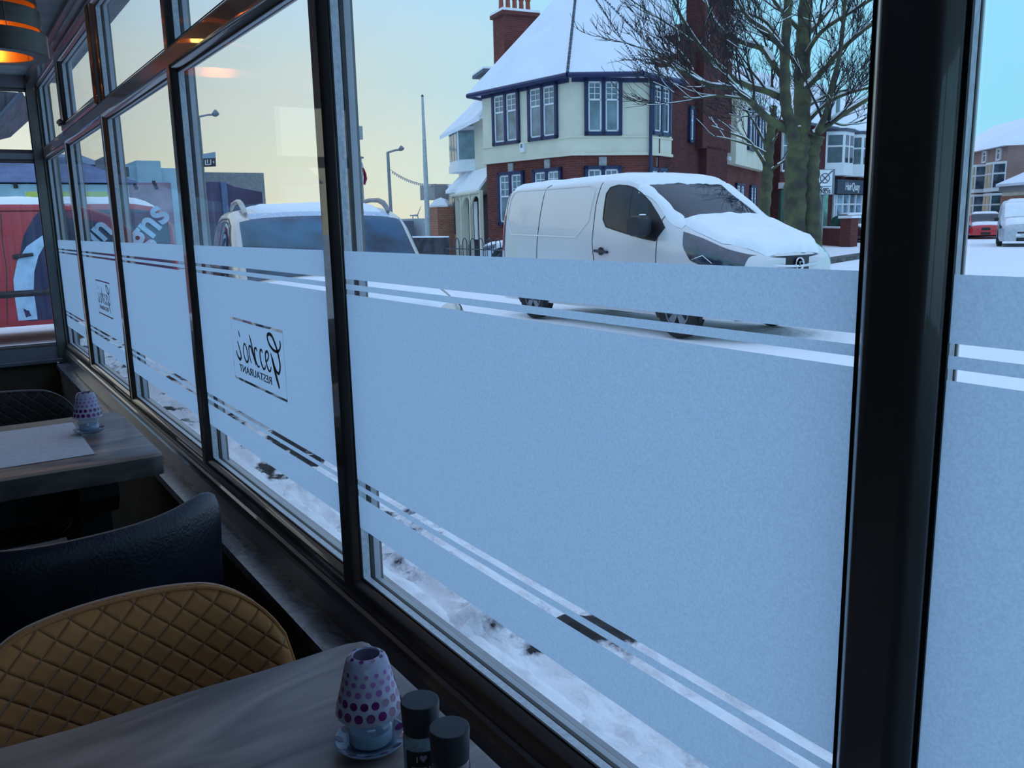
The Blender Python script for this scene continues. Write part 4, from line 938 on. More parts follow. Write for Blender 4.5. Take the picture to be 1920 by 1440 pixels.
L_, AB, BC, C_ = (-27.03, 17.01), (-22.64, 17.56), (-21.67, 19.94), (-22.15, 21.4)
W_, W2 = (-24.91, 27.34), (-28.59, 33.55)
E2 = (-29.9, 35.8)
hb = thing('corner_building', 'large corner building with snow covered polygon turret roof, cream render and blue window surrounds', 'building', (-25.5, 20.5, GZ))
TB = [L_, AB, BC, C_, (-26.2, 24.6), (-29.0, 21.5)]
MB().prism(TB, GZ, 3.49).build('turret_base', BRK, hb)
cx_, cy_ = -25.9, 20.4
def grow(P, d): 
    out = []
    for x, y in P:
        v = Vector((x-cx_, y-cy_)); out.append(tuple(Vector((x, y))+v.normalized()*d))
    return out
MB().prism(grow(TB, .10), 3.49, 5.92).build('turret_upper_wall', CREAM, hb)
MB().prism(grow(TB, .17), 3.44, 3.52).build('string_course', CREAM, hb)
MB().prism(grow(TB, .15), 4.00, 4.05).build('sill_course', CREAM, hb)
EV = [(-27.45, 16.55), (-22.25, 17.10), (-21.05, 19.15), (-21.62, 21.45), (-25.9, 25.2), (-29.6, 21.6)]
apex = at(1084, -50, Z=10.45)
m = MB(); m.v = [(x, y, 5.86) for x, y in EV]+[(x, y, 5.95) for x, y in EV]+[tuple(apex)]
n = 6
for i in range(n): m.f.append((i, (i+1) % n, n+(i+1) % n, n+i)); m.m.append(0); m.f.append((n+i, n+(i+1) % n, 2*n)); m.m.append(0)
m.f.append(tuple(range(n))); m.m.append(0)
m.build('turret_roof', mat('smooth_roof_snow', (.80, .85, .92), rough=.8, var=.03, scale=1, bump=.15, bscale=6), hb)
for k in (1, 2, 3):
    m = MB(); a = Vector((*EV[k], 5.96)); hwid = (.035, .018, .03)[k-1]
    for i in range(46):
        t_ = i/46; p = a.lerp(apex, t_)+Vector((0, 0, .01)); m.box(p.x-hwid, p.x+hwid, p.y-hwid, p.y+hwid, p.z-.03, p.z+.03+.02*(i % 2))
    m.build('hip_tiles', SLATE, hb)
m = MB()
for i in range(6):
    a, b = EV[i], EV[(i+1) % 6]; m.tube([(a[0], a[1], 5.86), (b[0], b[1], 5.86)], .085, 8)
m.build('gutter', NAVY, hb)
m = MB()
for (a, b) in ((L_, AB), (AB, BC), (BC, C_)): wslab(m, grow([a], .1)[0], grow([b], .1)[0], 0, (vec2(b)-vec2(a)).length, 5.72, 5.90, .05)
m.build('fascia', NAVY, hb)
gL, gAB, gBC, gC = [grow([p], .10)[0] for p in (L_, AB, BC, C_)]
for u in (.62, 2.50): wall_window(hb, gL, gAB, u, 4.03, 1.42, 1.80)
wall_window(hb, gAB, gBC, .42, 4.07, 1.26, 1.78, pane=CURT); wall_window(hb, gBC, gC, .12, 4.10, 1.26, 1.68, pane=DARKG)
for u in (.68, 2.56): wall_window(hb, L_, AB, u, 1.25, 1.40, 1.86, trans=.45)
wall_window(hb, AB, BC, .40, 1.25, 1.26, 1.86, trans=.45); wall_window(hb, BC, C_, .12, 1.25, 1.24, 1.80, trans=.45)
for (a, b, u) in ((L_, AB, 1.38), (L_, AB, 3.26), (AB, BC, 1.03), (BC, C_, .74)):
    m = MB(); wslab(m, a, b, u-.13, u+.13, 3.08, 3.40, .05); m.build('keystone', mat('stone_grey', (.36, .36, .36), rough=.9), hb)
m = MB(); wslab(m, gL, gAB, 2.10, 2.30, 3.72, 4.02, .10); al = m.build('alarm_box', WHITE, hb)
m = MB(); wslab(m, gL, gAB, 2.14, 2.24, 3.86, 3.99, .105); m.build('alarm_emblem', STEEL, al)
m = MB(); x, y = grow([BC], .2)[0]; m.tube([(x, y, 5.85), (x+.02, y, 5.6), (x, y, 5.5), (x, y, GZ)], .055, 8); m.build('drainpipe', NAVY, hb)
# gable wall along the side street
P0 = (-22.15, 21.4)
gw = MB(); t = (vec2(W_)-vec2(P0)).normalized(); nrm = Vector((-t.y, t.x, 0))
def gpoly(us, zs): return [vec2(P0)+t*u+Vector((0, 0, z)) for u, z in zip(us, zs)]
gw.extrude(gpoly([-.9, 6.6, 6.6, 3.1, 1.35, 1.35, -.9], [GZ, GZ, 9.2, 8.0, 7.5, 7.1, 6.55]), nrm*4.5)
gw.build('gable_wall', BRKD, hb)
m = MB(); zz3 = lambda p, z: Vector((p.x, p.y, z)); q0 = vec2(P0)+nrm*.25
m.add([Vector((*EV[3], 5.94))+nrm*.2, zz3(q0+t*1.35, 7.35), zz3(q0+t*3.2+nrm*1.5, 11.6), zz3(q0+t*4.5+nrm*2.5, 13.2), zz3(apex+t*1.5, 13.2), apex, zz3(q0+t*4.5+nrm*4, 6)], [(0, 1, 2, 3, 4, 5), (1, 0, 6), (2, 1, 6), (3, 2, 6), (4, 3, 6), (5, 4, 6), (0, 5, 6)]); m.build('main_roof', MATS['smooth_roof_snow'], hb)
cs = MB(); o = vec2(P0)+t*2.6-nrm*.30; cs.obox(o+Vector((0, 0, 3.9)), t*3.4, nrm*.7, Vector((0, 0, 9.5))); cs.obox(o+t*.5+Vector((0, 0, GZ)), t*2.4, nrm*.7, Vector((0, 0, 4.1)))
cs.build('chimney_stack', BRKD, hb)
c2 = MB(); c2.obox(vec2(P0)+t*1.3+nrm*.0+Vector((0, 0, 6.6)), t*.75, nrm*1.0, Vector((0, 0, 1.1))); c2.build('parapet_pier', BRKD, hb)
wall_window(hb, tuple(vec2(P0)[:2]), W_, 1.85, 4.05, .52, 1.28, trim=NAVY, pane=DARKG, mull=1, bars=False)
wall_window(hb, tuple((vec2(P0)+t*3.5-nrm*.3)[:2]), tuple((vec2(W_)-nrm*.3)[:2]), 2.2, 3.6, .36, .14, trim=WHITE, pane=WHITE, mull=1, bars=False, name='street_name_plate', thick=.02)
rw = MB(); wslab(rw, W_, E2, 0, 9.9, GZ, 6.3, .0, 0, 4.0); rw.build('side_wing_wall', BRK, hb)
rw = MB(); wslab(rw, W_, E2, -.0, 7.3, 3.49, 6.2, .35); rw.build('side_wing_cream_bay', CREAM, hb)
ta = (vec2(E2)-vec2(W_)).normalized(); na = Vector((ta.y, -ta.x, 0)); wa = tuple((vec2(W_)+na*.35)[:2]); wb = tuple((vec2(E2)+na*.35)[:2])
wall_window(hb, wa, wb, 2.3, 4.2, 1.6, 1.7, pane=CURT); wall_window(hb, wa, wb, 4.6, 4.2, 1.6, 1.7, pane=CURT)
wall_window(hb, W_, E2, 1.7, 1.2, 1.9, 1.6, pane=CURT); wall_window(hb, W_, E2, 5.0, 1.2, 1.6, 1.6, pane=DARKG)
m = MB(); a, b = vec2(W_), vec2(E2); na3 = na
m.add([a+na*.7+Vector((0, 0, 6.25)), b+na*.7+Vector((0, 0, 6.25)), b-na*4+Vector((0, 0, 9.2)), a-na*4+Vector((0, 0, 9.2)), a+na*.7+Vector((0, 0, 6.1)), b+na*.7+Vector((0, 0, 6.1)), b-na*4+Vector((0, 0, 6.1)), a-na*4+Vector((0, 0, 6.1))], [(0,1,2,3),(7,6,5,4),(0,4,5,1),(1,5,6,2),(2,6,7,3),(3,7,4,0)])
m.build('side_wing_roof', MATS['smooth_roof_snow'], hb)
# main range behind the turret, going left along the front: cream wing with bay, porch and dormers
LW, LW2 = (-33.2, 19.5), (-27.2, 17.62)
m = MB(); wslab(m, LW, LW2, 0, 6.3, GZ, 3.3, 0, 0, 5.0); m.build('left_wing_base', BRK, hb)
m = MB(); wslab(m, LW, LW2, -.02, 6.3, 1.9, 5.35, .05, 0, 5.0); m.build('left_wing_upper_wall', CREAM, hb)
tl = (vec2(LW2)-vec2(LW)).normalized(); nl = Vector((tl.y, -tl.x, 0)); Z = lambda z: Vector((0, 0, z))
m = MB(); a = vec2(LW)-tl*.5; b = vec2(LW2)+tl*.3
P = [a+nl*.75+Z(5.15), b+nl*.75+Z(5.15), b-nl*3.4+Z(9.3), a+tl*1.4-nl*2.6+Z(8.3)]
m.add(P+[p-Z(.16) for p in P], [(0,1,2,3),(7,6,5,4),(0,4,5,1),(1,5,6,2),(2,6,7,3),(3,7,4,0)]); m.build('left_wing_roof', MATS['smooth_roof_snow'], hb)
def dormer(u, z, w, h, off, dep):
    o = vec2(LW)+tl*u+nl*off+Z(z)
    m = MB(); m.obox(o, tl*w, -nl*dep, Z(h)); d = m.build('dormer', CREAM, hb)
    m = MB(); m.obox(o-tl*.15+nl*.25+Z(h), tl*(w+.3), -nl*(dep+.4), Z(.12)); m.build('dormer_roof', SLATE, d)
    m = MB(); m.obox(o-tl*.15+nl*.25+Z(h+.12), tl*(w+.3), -nl*(dep+.4), Z(.07)); m.build('dormer_snow', SNOW, d)
    m = MB()
    for k in range(3): m.obox(o+tl*(.08+k*(w-.1)/3)+Z(.15), tl*((w-.1)/3-.08), nl*.04, Z(h-.3))
    m.build('dormer_panes', CURT, d)
    return d
def dorm_px(p0, p1, zb, zt, D, dep):
    a = at(p0[0], p0[1], D=D); b = at(p1[0], p0[1], D=D)
    return a, b
dormer(2.5, 5.75, 1.5, 1.35, -.35, 3.0); dormer(3.9, 6.95, 1.2, 1.0, -1.6, 2.5)
# oriel bay
m = MB(); q = vec2(LW)+tl*.6; by = [q, q+tl*.35+nl*.65, q+tl*1.9+nl*.65, q+tl*2.4, q+tl*2.4-nl*.3, q-nl*.3]
m.prism([tuple(p[:2]) for p in by], 3.75, 5.2); m.prism([tuple((p+(p-q-tl*1.2)*.06)[:2]) for p in by], 3.45, 3.75); bay = m.build('oriel_bay', WHITE, hb)
m = MB()
for a, b, n_ in ((by[0], by[1], 1), (by[1], by[2], 3), (by[2], by[3], 1)):
    L0 = (b-a).length
    for k in range(n_): wslab(m, tuple(a[:2]), tuple(b[:2]), .07+k*L0/n_, (k+1)*L0/n_-.07, 3.92, 5.05, .02)
m.build('bay_panes', CURT, bay)
# conical bay roof, lower bay and the porch
m = MB(); bs = [q-tl*.1+nl*.1, q+tl*.2+nl*.85, q+tl*1.5+nl*.85, q+tl*2.1+nl*.1]
m.v = [tuple(p+Z(2.75)) for p in bs]+[tuple(p+Z(2.62)) for p in bs]+[tuple(q+tl*1.0+Z(3.7)), tuple(q+tl*1.6+Z(3.7))]
m.f = [(0,1,8),(1,2,9,8),(2,3,9),(0,4,5,1),(1,5,6,2),(2,6,7,3),(4,7,6,5)]; m.m = [0]*7; m.build('lower_bay_roof', SNOW, hb)
m = MB(); m.prism([tuple(p[:2]) for p in (q, q+tl*.3+nl*.7, q+tl*1.4+nl*.7, q+tl*1.8, q-nl*.1)], GZ, 2.62); lb = m.build('lower_bay', CREAM, hb)
m = MB()
for a, b, n_ in ((q, q+tl*.3+nl*.7, 1), (q+tl*.3+nl*.7, q+tl*1.4+nl*.7, 2)):
    L0 = (b-a).length
    for k in range(n_): wslab(m, tuple(a[:2]), tuple(b[:2]), .08+k*L0/n_, (k+1)*L0/n_-.08, .9, 2.4, .03)
m.build('bay_panes', DARKG, lb)
m = MB(); a = vec2(LW)+tl*1.5; b = vec2(LW2)-tl*.1
P = [a+nl*.75+Z(2.62), b+nl*.75+Z(2.62), b+nl*.1+Z(3.45), a+tl*.5+nl*.1+Z(3.45)]
m.add(P+[p-Z(.12) for p in P], [(0,1,2,3),(7,6,5,4),(0,4,5,1),(1,5,6,2),(2,6,7,3),(3,7,4,0)]); m.build('porch_roof', SNOW, hb)
m = MB(); m.tube([a+nl*.78+Z(2.5), b+nl*.78+Z(2.5)], .06, 6)
for k in range(4): p = a.lerp(b, k/3)+nl*.60; m.obox(p-tl*.07+Z(GZ), tl*.14, nl*.14, Z(2.65))
m.build('porch_posts', CREAM, hb)
m = MB(); wd = (b-a).length/3
for k in range(3):
    c0 = a+tl*wd*k+nl*.62; pts = [c0+Z(2.5), c0+tl*wd+Z(2.5)]+[c0+tl*(wd/2)+tl*(wd/2-.1)*math.cos(q_)+Z(1.95+.42*math.sin(q_)) for q_ in np.linspace(0, math.pi, 12)]
    m.extrude(pts, nl*.06)
m.build('porch_arches', CREAM, hb)
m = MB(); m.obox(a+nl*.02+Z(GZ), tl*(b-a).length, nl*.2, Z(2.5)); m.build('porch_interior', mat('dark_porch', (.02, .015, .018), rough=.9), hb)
m = MB(); wslab(m, tuple(a[:2]), tuple(b[:2]), .35, .75, .7, 2.2, .26, 0, -.2); wslab(m, tuple(a[:2]), tuple(b[:2]), 1.9, 2.4, .7, 2.2, .26, 0, -.2); m.build('porch_panes', WHITE, hb)
for px0, px1 in ((846, 870),): pass
# big chimney with pots
c0 = at(946, 100, D=33); c1 = at(1008, 100, D=33.6); tt_ = (c1-c0); tt_.z = 0; wch = tt_.length; tt_.normalize(); nn_ = Vector((-tt_.y, tt_.x, 0))
m = MB(); o = Vector((c0.x, c0.y, 5.5)); m.obox(o, tt_*wch, nn_*1.0, Z(3.75)); m.obox(o-tt_*.09-nn_*.09+Z(3.75), tt_*(wch+.18), nn_*1.18, Z(.14)); ch = m.build('chimney', BRK, hb)
m = MB(); m.obox(o-tt_*.09-nn_*.09+Z(3.89), tt_*(wch+.18), nn_*1.18, Z(.09)); m.build('chimney_snow', SNOW, ch)
for k in range(5):
    p = o+tt_*(.14+k*(wch-.28)/4)+nn_*.5+Z(3.98); m = MB(); m.lathe([(.10, 0), (.085, .42), (.11, .45), (.11, .5), (.07, .5)], tuple(p), 12); m.build('chimney_pot', mat('terracotta', (.34, .09, .06), rough=.8), ch)
c0 = at(1292, 22, D=34); m = MB(); m.box(c0.x-.6, c0.x+.5, c0.y, c0.y+.9, 6, 9.0)
m.build('chimney', BRKO, hb)

# low block and parapet buildings further left of it
def block(name, label, poly, z0, z1, m_, cat='building', snow=True):
    t_ = thing(name, label, cat, (poly[0][0], poly[0][1], GZ)); a = MB(); a.prism(poly, z0, z1); a.build('walls', m_, t_)
    if snow: b = MB(); b.prism(poly, z1, z1+.12); b.build('snow_cap', SNOW, t_)
    return t_
fa, fb = at(815, 343, D=46), at(858, 343, D=42)
CONC = mat('concrete_grey', (.30, .30, .30), rough=.9)
bl = block('parapet_building', 'grey flat topped building just left of the cream bay', [(fa.x, fa.y), (fb.x, fb.y), (fb.x-3, fb.y+5), (fa.x-4, fa.y+4)], GZ, 3.2, CONC)
m = MB(); p = at(822, 350, D=44); m.box(p.x-1.1, p.x+.5, p.y-.5, p.y+1, 2.6, 3.35); m.build('canopy', CONC, bl)
p = at(828, 410, D=36); pr = thing('brick_gate_pier', 'orange brick gate pier with snow cap beside the porch', 'gate pier', (p.x, p.y, GZ))
m = MB(); m.box(p.x-.42, p.x+.42, p.y-.42, p.y+.42, GZ, 2.05); m.build('shaft', BRKO, pr); m = MB(); m.lathe([(.55, 2.05), (.55, 2.12), (.3, 2.35), (0, 2.45)], (p.x, p.y, 0), 4); m.build('snow_cap', SNOW, pr)

# right-hand terrace behind the tree
ta0, ta1 = at(1462, 330, D=44), at(1700, 330, D=58)
tr_ = thing('shop_terrace', 'row of brick shops with white bay windows behind the bare trees', 'building', (ta0.x, ta0.y, GZ))
A_, B_ = (ta0.x, ta0.y), (ta1.x, ta1.y); tlen = (vec2(B_)-vec2(A_)).length; tv = (vec2(B_)-vec2(A_)).normalized(); nv = Vector((tv.y, -tv.x, 0))
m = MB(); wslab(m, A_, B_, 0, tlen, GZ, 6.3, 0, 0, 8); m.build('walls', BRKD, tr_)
m = MB(); a, b = vec2(A_), vec2(B_); P = [a+nv*.5+Z(6.2), b+nv*.5+Z(6.2), b-nv*4+Z(9.6), a-nv*4+Z(9.6)]
m.add(P+[p-Z(.15) for p in P], [(0,1,2,3),(7,6,5,4),(0,4,5,1),(1,5,6,2),(2,6,7,3),(3,7,4,0)]); m.build('roof', MATS['smooth_roof_snow'], tr_)
m = MB(); m.tube([a+nv*.5+Z(6.1), b+nv*.5+Z(6.1)], .08, 6); m.build('gutter', SLATE, tr_)
def upx(px):
    """distance along the terrace front of what is seen at this pixel column"""
    d = FW+RT*((px-960)/F_PX)-UP*((330-720)/F_PX); n2 = Vector((tv.y, -tv.x, 0)); k = (n2.dot(vec2(A_)))/(n2.dot(Vector((d.x, d.y, 0)))); return (Vector((d.x*k, d.y*k, 0))-vec2(A_)).dot(tv)
for i, (pa, pb) in enumerate(((1546, 1581), (1583, 1612), (1616, 1640))):
    u0, u1 = upx(pa), upx(pb); w = u1-u0; q = vec2(A_)+tv*u0
    by = [q, q+tv*w*.25+nv*.8, q+tv*w*.75+nv*.8, q+tv*w, q-nv*.2]
    m = MB(); m.prism([tuple(p[:2]) for p in by], 3.55, 5.95); bb = m.build('bay_window', WHITE, tr_)
    m = MB(); m.prism([tuple((p+nv*.08)[:2]) for p in by], 5.95, 6.12); m.build('bay_roof', SLATE, bb)
    m = MB(); m.prism([tuple((p+nv*.05)[:2]) for p in by], 6.12, 6.2); m.build('bay_snow', SNOW, bb)
    m = MB()
    for a, b, n_ in ((by[0], by[1], 1), (by[1], by[2], 2), (by[2], by[3], 1)):
        L0 = (b-a).length
        for k in range(n_):
            for z0, z1 in ((4.25, 5.1), (5.2, 5.75)): wslab(m, tuple(a[:2]), tuple(b[:2]), .12+k*L0/n_, (k+1)*L0/n_-.12, z0, z1, .02)
    m.build('bay_panes', DARKG, bb)
wall_window(tr_, A_, B_, upx(1463), 3.6, upx(1483)-upx(1463), 2.1, trim=WHITE, pane=DARKG, mull=1, bars=False)
u0 = upx(1462); m = MB(); wslab(m, A_, B_, u0, upx(1487), GZ+.3, 2.7, .12); m.build('shop_front', mat('green_shop', (.04, .10, .07), rough=.4), tr_)
m = MB(); wslab(m, A_, B_, upx(1460), upx(1488), 2.75, 3.05, .5); m.build('shop_canopy', WHITE, tr_)
m = MB(); wslab(m, A_, B_, upx(1530), upx(1551), .3, 2.7, .12); m.build('green_shop_window', mat('green_display', (.16, .42, .30), rough=.3, var=.5, scale=1.5), tr_)
m = MB(); wslab(m, A_, B_, upx(1528), upx(1553), 2.7, 3.0, .3); m.build('pale_fascia', WHITE, tr_)
m = MB(); wslab(m, A_, B_, upx(1560), upx(1640), 2.55, 3.35, .35); fs = m.build('salon_sign_board', mat('slate_sign', (.05, .08, .12), rough=.4), tr_)
c = (vec2(A_)+tv*upx(1588)+nv*.37); text_mesh('salon_lettering', 'HairQuay', .62, WHITE, fs, frame_mtx((c.x, c.y, 2.95), tuple(tv), (0, 0, 1)), .01, .9, .01)
m = MB(); wslab(m, A_, B_, upx(1562), upx(1640), GZ, 2.5, .05); sf = m.build('salon_front', mat('pale_display', (.20, .32, .42), rough=.2, var=.7, scale=1.2), tr_)
m = MB()
for px in (1562, 1566, 1578, 1590, 1602, 1614, 1628): wslab(m, A_, B_, upx(px), upx(px)+.14, GZ, 2.5, .14)
wslab(m, A_, B_, upx(1562), upx(1640), 1.9, 2.0, .12); m.build('salon_frame', WHITE, sf)
for px in (1548, 1578):   # roof dormers
    p = vec2(A_)+tv*upx(px)-nv*.6; m = MB(); m.obox(p+Z(6.9), tv*.9, -nv*1.6, Z(1.7)); d = m.build('roof_dormer', WHITE, tr_); m = MB(); m.obox(p+tv*.2+nv*.02+Z(7.1), tv*.45, nv*.02, Z(1.3)); m.build('dormer_pane', DARKG, d)

# brick garden wall with pillar, right of the sign
w0, w1, w2 = at(1505, 452, Z=.0), at(1592, 458, Z=.0), at(1640, 455, Z=0)
gwl = thing('garden_wall', 'low red brick wall with snow topped pillar behind the street sign', 'wall', (w0.x, w0.y, GZ))
m = MB(); wslab(m, (w0.x, w0.y), (w1.x, w1.y), 0, (w1-w0).length, GZ, .72, .22); m.build('wall', BRK, gwl)
m = MB(); wslab(m, (w0.x, w0.y), (w1.x, w1.y), 0, (w1-w0).length, .72, .80, .25); m.build('wall_snow', SNOW, gwl)
m = MB(); m.box(w1.x-.3, w1.x+.25, w1.y-.3, w1.y+.25, GZ, 1.18); m.build('pillar', BRK, gwl)
m = MB(); m.box(w1.x-.38, w1.x+.33, w1.y-.38, w1.y+.33, 1.18, 1.30); m.build('pillar_snow', SNOW, gwl)
kb0, kb1 = at(1505, 497, Z=-.1), at(1640, 476, Z=-.1)
m = MB(); wslab(m, (kb0.x, kb0.y), (kb1.x, kb1.y), 0, (kb1-kb0).length, GZ, GZ+.12, .5); tag(m.build('trim_7', mat('slushy_kerb', (.10, .095, .10), rough=.9, var=.5, scale=6)), kind='structure')

# far block on the right with stacked bays
b0, b1 = at(1822, 400, D=60), at(1880, 400, D=52.5)
A3, B3 = (b0.x-3.0, b0.y+1.5), (b1.x, b1.y); tv3 = (vec2(B3)-vec2(A3)).normalized(); nv3 = Vector((tv3.y, -tv3.x, 0)); l3 = (vec2(B3)-vec2(A3)).length
fbk = thing('bay_window_block', 'three storey pinkish brick building with stacked white bays at far right', 'building', (b1.x, b1.y, GZ))
PINKB = brick('pink_brick', (.40, .24, .20), (.34, .20, .18), (.4, .3, .3))
m = MB(); wslab(m, A3, B3, 0, l3, GZ, 5.3, 0, 0, 6); m.build('walls', PINKB, fbk)
m = MB(); a, b = vec2(A3), vec2(B3); P = [a+nv3*.4+Z(5.25), b+nv3*.4+tv3*.4+Z(5.25), b-nv3*6+tv3*.4+Z(5.25), a-nv3*6+Z(5.25), b-tv3*3-nv3*3+Z(7.4), a-nv3*3+Z(7.4)]
m.add(P, [(0, 1, 4, 5), (1, 2, 4), (2, 3, 5, 4), (0, 5, 3), (0, 3, 2, 1)]); m.build('roof', MATS['smooth_roof_snow'], fbk)
for z0, z1 in ((.9, 2.2), (2.75, 4.1)):
    for k in range(3):
        u0 = l3-2.2-k*2.9; q = a+tv3*u0; by = [q, q+tv3*.5+nv3*.6, q+tv3*1.7+nv3*.6, q+tv3*2.2, q-nv3*.1]
        m = MB(); m.prism([tuple(p[:2]) for p in by], z0-.2, z1+.25); bb = m.build('bay_window', WHITE, fbk); m = MB()
        for p_, r_, n_ in ((by[0], by[1], 1), (by[1], by[2], 2), (by[2], by[3], 1)):
            L0 = (r_-p_).length
            for j in range(n_):
                wslab(m, tuple(p_[:2]), tuple(r_[:2]), .08+j*L0/n_, (j+1)*L0/n_-.08, z0+.05, z0+(z1-z0)*.62, .02); wslab(m, tuple(p_[:2]), tuple(r_[:2]), .08+j*L0/n_, (j+1)*L0/n_-.08, z0+(z1-z0)*.70, z1+.1, .02)
        m.build('bay_panes', DARKG, bb)
for u in (l3-1.3, l3-3.6, l3-6.0): wall_window(fbk, A3, B3, u-.3, 4.45, .7, .75, trim=WHITE, pane=DARKG, mull=1, bars=False)
rh0, rh1 = at(1880, 345, D=50), at(1990, 345, D=44)
rhs = thing('snowy_roof_house', 'low house with a wide snow covered roof and two orange chimneys at far right', 'house', (rh0.x, rh0.y, GZ))
tv4 = (vec2(rh1)-vec2(rh0)).normalized(); nv4 = Vector((tv4.y, -tv4.x, 0)); l4 = (vec2(rh1)-vec2(rh0)).length
m = MB(); wslab(m, tuple(rh0[:2]), tuple(rh1[:2]), 0, l4, GZ, 2.7, 0, 0, 5); m.build('walls', CREAM, rhs)
m = MB(); wslab(m, tuple(rh0[:2]), tuple(rh1[:2]), .0, 2.6, GZ, 2.2, .06); m.build('brick_panel', BRKO, rhs)
m = MB(); wslab(m, tuple(rh0[:2]), tuple(rh1[:2]), -.2, l4, 2.45, 2.95, .1); m.build('fascia', CONC, rhs)
m = MB(); a, b = vec2(rh0), vec2(rh1); P = [a+nv4*.3-tv4*.2+Z(2.9), b+nv4*.3+Z(2.9), b-nv4*4+Z(4.75), a-nv4*4-tv4*.2+Z(4.75)]
m.add(P+[p-Z(.15) for p in P], [(0,1,2,3),(7,6,5,4),(0,4,5,1),(1,5,6,2),(2,6,7,3),(3,7,4,0)]); m.build('roof', MATS['smooth_roof_snow'], rhs)
for px in (1882, 1903):
    p = at(px, 296, D=54); m = MB(); m.box(p.x-.4, p.x+.4, p.y-.4, p.y+.4, 3.9, 5.05); m.box(p.x-.48, p.x+.48, p.y-.48, p.y+.48, 4.85, 4.98); m.build('chimney', BRKO, rhs)
v0, v1 = at(1815, 432, D=46), at(1862, 430, D=50)
gw2 = thing('garden_wall', 'low brown brick wall in front of the far right bay windows', 'wall', (v0.x, v0.y, GZ))
m = MB(); wslab(m, (v0.x-2, v0.y-1.2), tuple(v1[:2]), 0, (vec2(v1)-vec2(v0)).length+2.2, GZ, .62, .22); m.build('wall', BRKD, gw2)
m = MB(); wslab(m, (v0.x-2, v0.y-1.2), tuple(v1[:2]), 0, (vec2(v1)-vec2(v0)).length+2.2, .62, .69, .24); m.build('wall_snow', SNOW, gw2)

# buildings seen through the far left panes
SID = mat('white_timber_siding', (.42, .62, .68), rough=.8, var=.10, scale=2); BLUR = mat('blue_grey_cladding', (.10, .14, .26), rough=.8, var=.25, scale=1.5)
sh = thing('seafront_shelter', 'pale boarded building with dark roof band behind the red van', 'building', (-26, 0, GZ))
m = MB(); m.box(-31, -26, -9, 4.6, GZ, 2.62); m.build('walls', SID, sh)
m = MB(); m.add([(-25.6, -9, 2.66), (-25.6, 4.8, 2.66), (-27.6, 3.4, 3.45), (-27.6, -9, 3.45), (-31, -9, 2.66), (-31, 4.8, 2.66)], [(0, 1, 2, 3), (1, 5, 2), (3, 2, 5, 4), (0, 4, 5, 1), (0, 3, 4)]); m.build('roof', BLUR, sh)
for k in range(3):
    p = at(24+k*2.4, 335.5+k*7.3, X=-25.98); m = MB(); m.box(-26.02, -25.96, p.y-.04, p.y+.06, p.z-.045, p.z+.045); m.build('vent', BLACK, sh)
m = MB(); m.box(-26.0, -25.93, -9, 4.6, 1.55, 1.85); m.build('base_board', mat('pinkish_board', (.42, .34, .40), rough=.8), sh)
yb = thing('lime_kiosk', 'small lime green board showing above the red van roof', 'board', (-20, 1.7, GZ)); p = at(50, 365, X=-20); m = MB(); m.box(-20.3, -20, p.y, p.y+1.6, GZ, p.z+.06); m.build('panel', mat('lime_paint', (.45, .55, .10), rough=.5), yb)
rb = thing('rendered_seafront_building', 'pale blue rendered seafront building with stepped roofline seen through the third pane', 'building', (-34, 5.5, GZ))
yy = lambda px, X: at(px, 320, X=X).y
zz = lambda px, py, X: at(px, py, X=X).z
PB = mat('pale_blue_render', (.40, .60, .68), rough=.8, var=.08, scale=1)
X0 = -34.
m = MB(); m.box(X0-3, X0, yy(212, X0), yy(262, X0), GZ, zz(230, 310, X0)); m.box(X0-3, X0+.2, yy(255, X0), yy(300, X0), GZ, zz(280, 302, X0)); m.box(X0-3, X0, yy(300, X0), yy(338, X0), GZ, zz(310, 315, X0)); m.build('walls', PB, rb)
m = MB(); m.box(X0+.2, X0+.26, yy(228, X0), yy(239, X0), zz(230, 332, X0), zz(230, 314, X0)); m.build('window', DARKG, rb)
m = MB(); m.box(X0-3, X0, yy(205, X0), yy(228, X0), zz(215, 312, X0), zz(215, 290, X0)); m.build('chimney', SLATE, rb)
rb2 = thing('long_brick_shelter', 'pinkish brick building with dark square openings below the pale blue seafront building', 'building', (-30, 5, GZ))
X0 = -30.; m = MB(); m.box(X0-2, X0, yy(210, X0), yy(318, X0), GZ, zz(260, 342, X0)); m.build('walls', mat('dusty_pink_wall', (.34, .24, .30), rough=.9, var=.2, scale=2), rb2)
for px in (248, 286):
    for k in range(3): m = MB(); y_ = yy(px+k*2, X0); z_ = zz(px, 341+k*5.5, X0); m.box(X0, X0+.03, y_-.05, y_+.05, z_-.05, z_+.04); m.build('vent', BLACK, rb2)
hp = thing('hipped_roof_house', 'dark hipped roof of a house seen through the fourth pane', 'house', (-38, 2.6, GZ)); X0 = -38.
m = MB(); ya_, yb_ = yy(98, X0), yy(200, X0); z0_, z1_ = zz(150, 308, X0), zz(150, 286, X0)
m.add([(X0, ya_, z0_), (X0, yb_, z0_), (X0-3, yb_, z0_), (X0-3, ya_, z0_), (X0-1, yy(112, X0), z1_), (X0-1, yy(160, X0), z1_)], [(0,1,5,4),(1,2,5),(2,3,4,5),(3,0,4),(0,3,2,1)]); m.build('roof', mat('pale_slate', (.22, .32, .42), rough=.8), hp)
m = MB(); m.box(X0-2.8, X0-.1, ya_+.2, yb_-.2, GZ, z0_); m.build('walls', mat('dark_plum_wall', (.05, .045, .09), rough=.9), hp)
pb = thing('dark_brick_hall', 'tall purple brown brick building behind the estate car roof', 'building', (-34, 9, GZ)); X0 = -34.
PBK = mat('purple_brick_wall', (.075, .06, .12), rough=.9, var=.35, scale=.8)
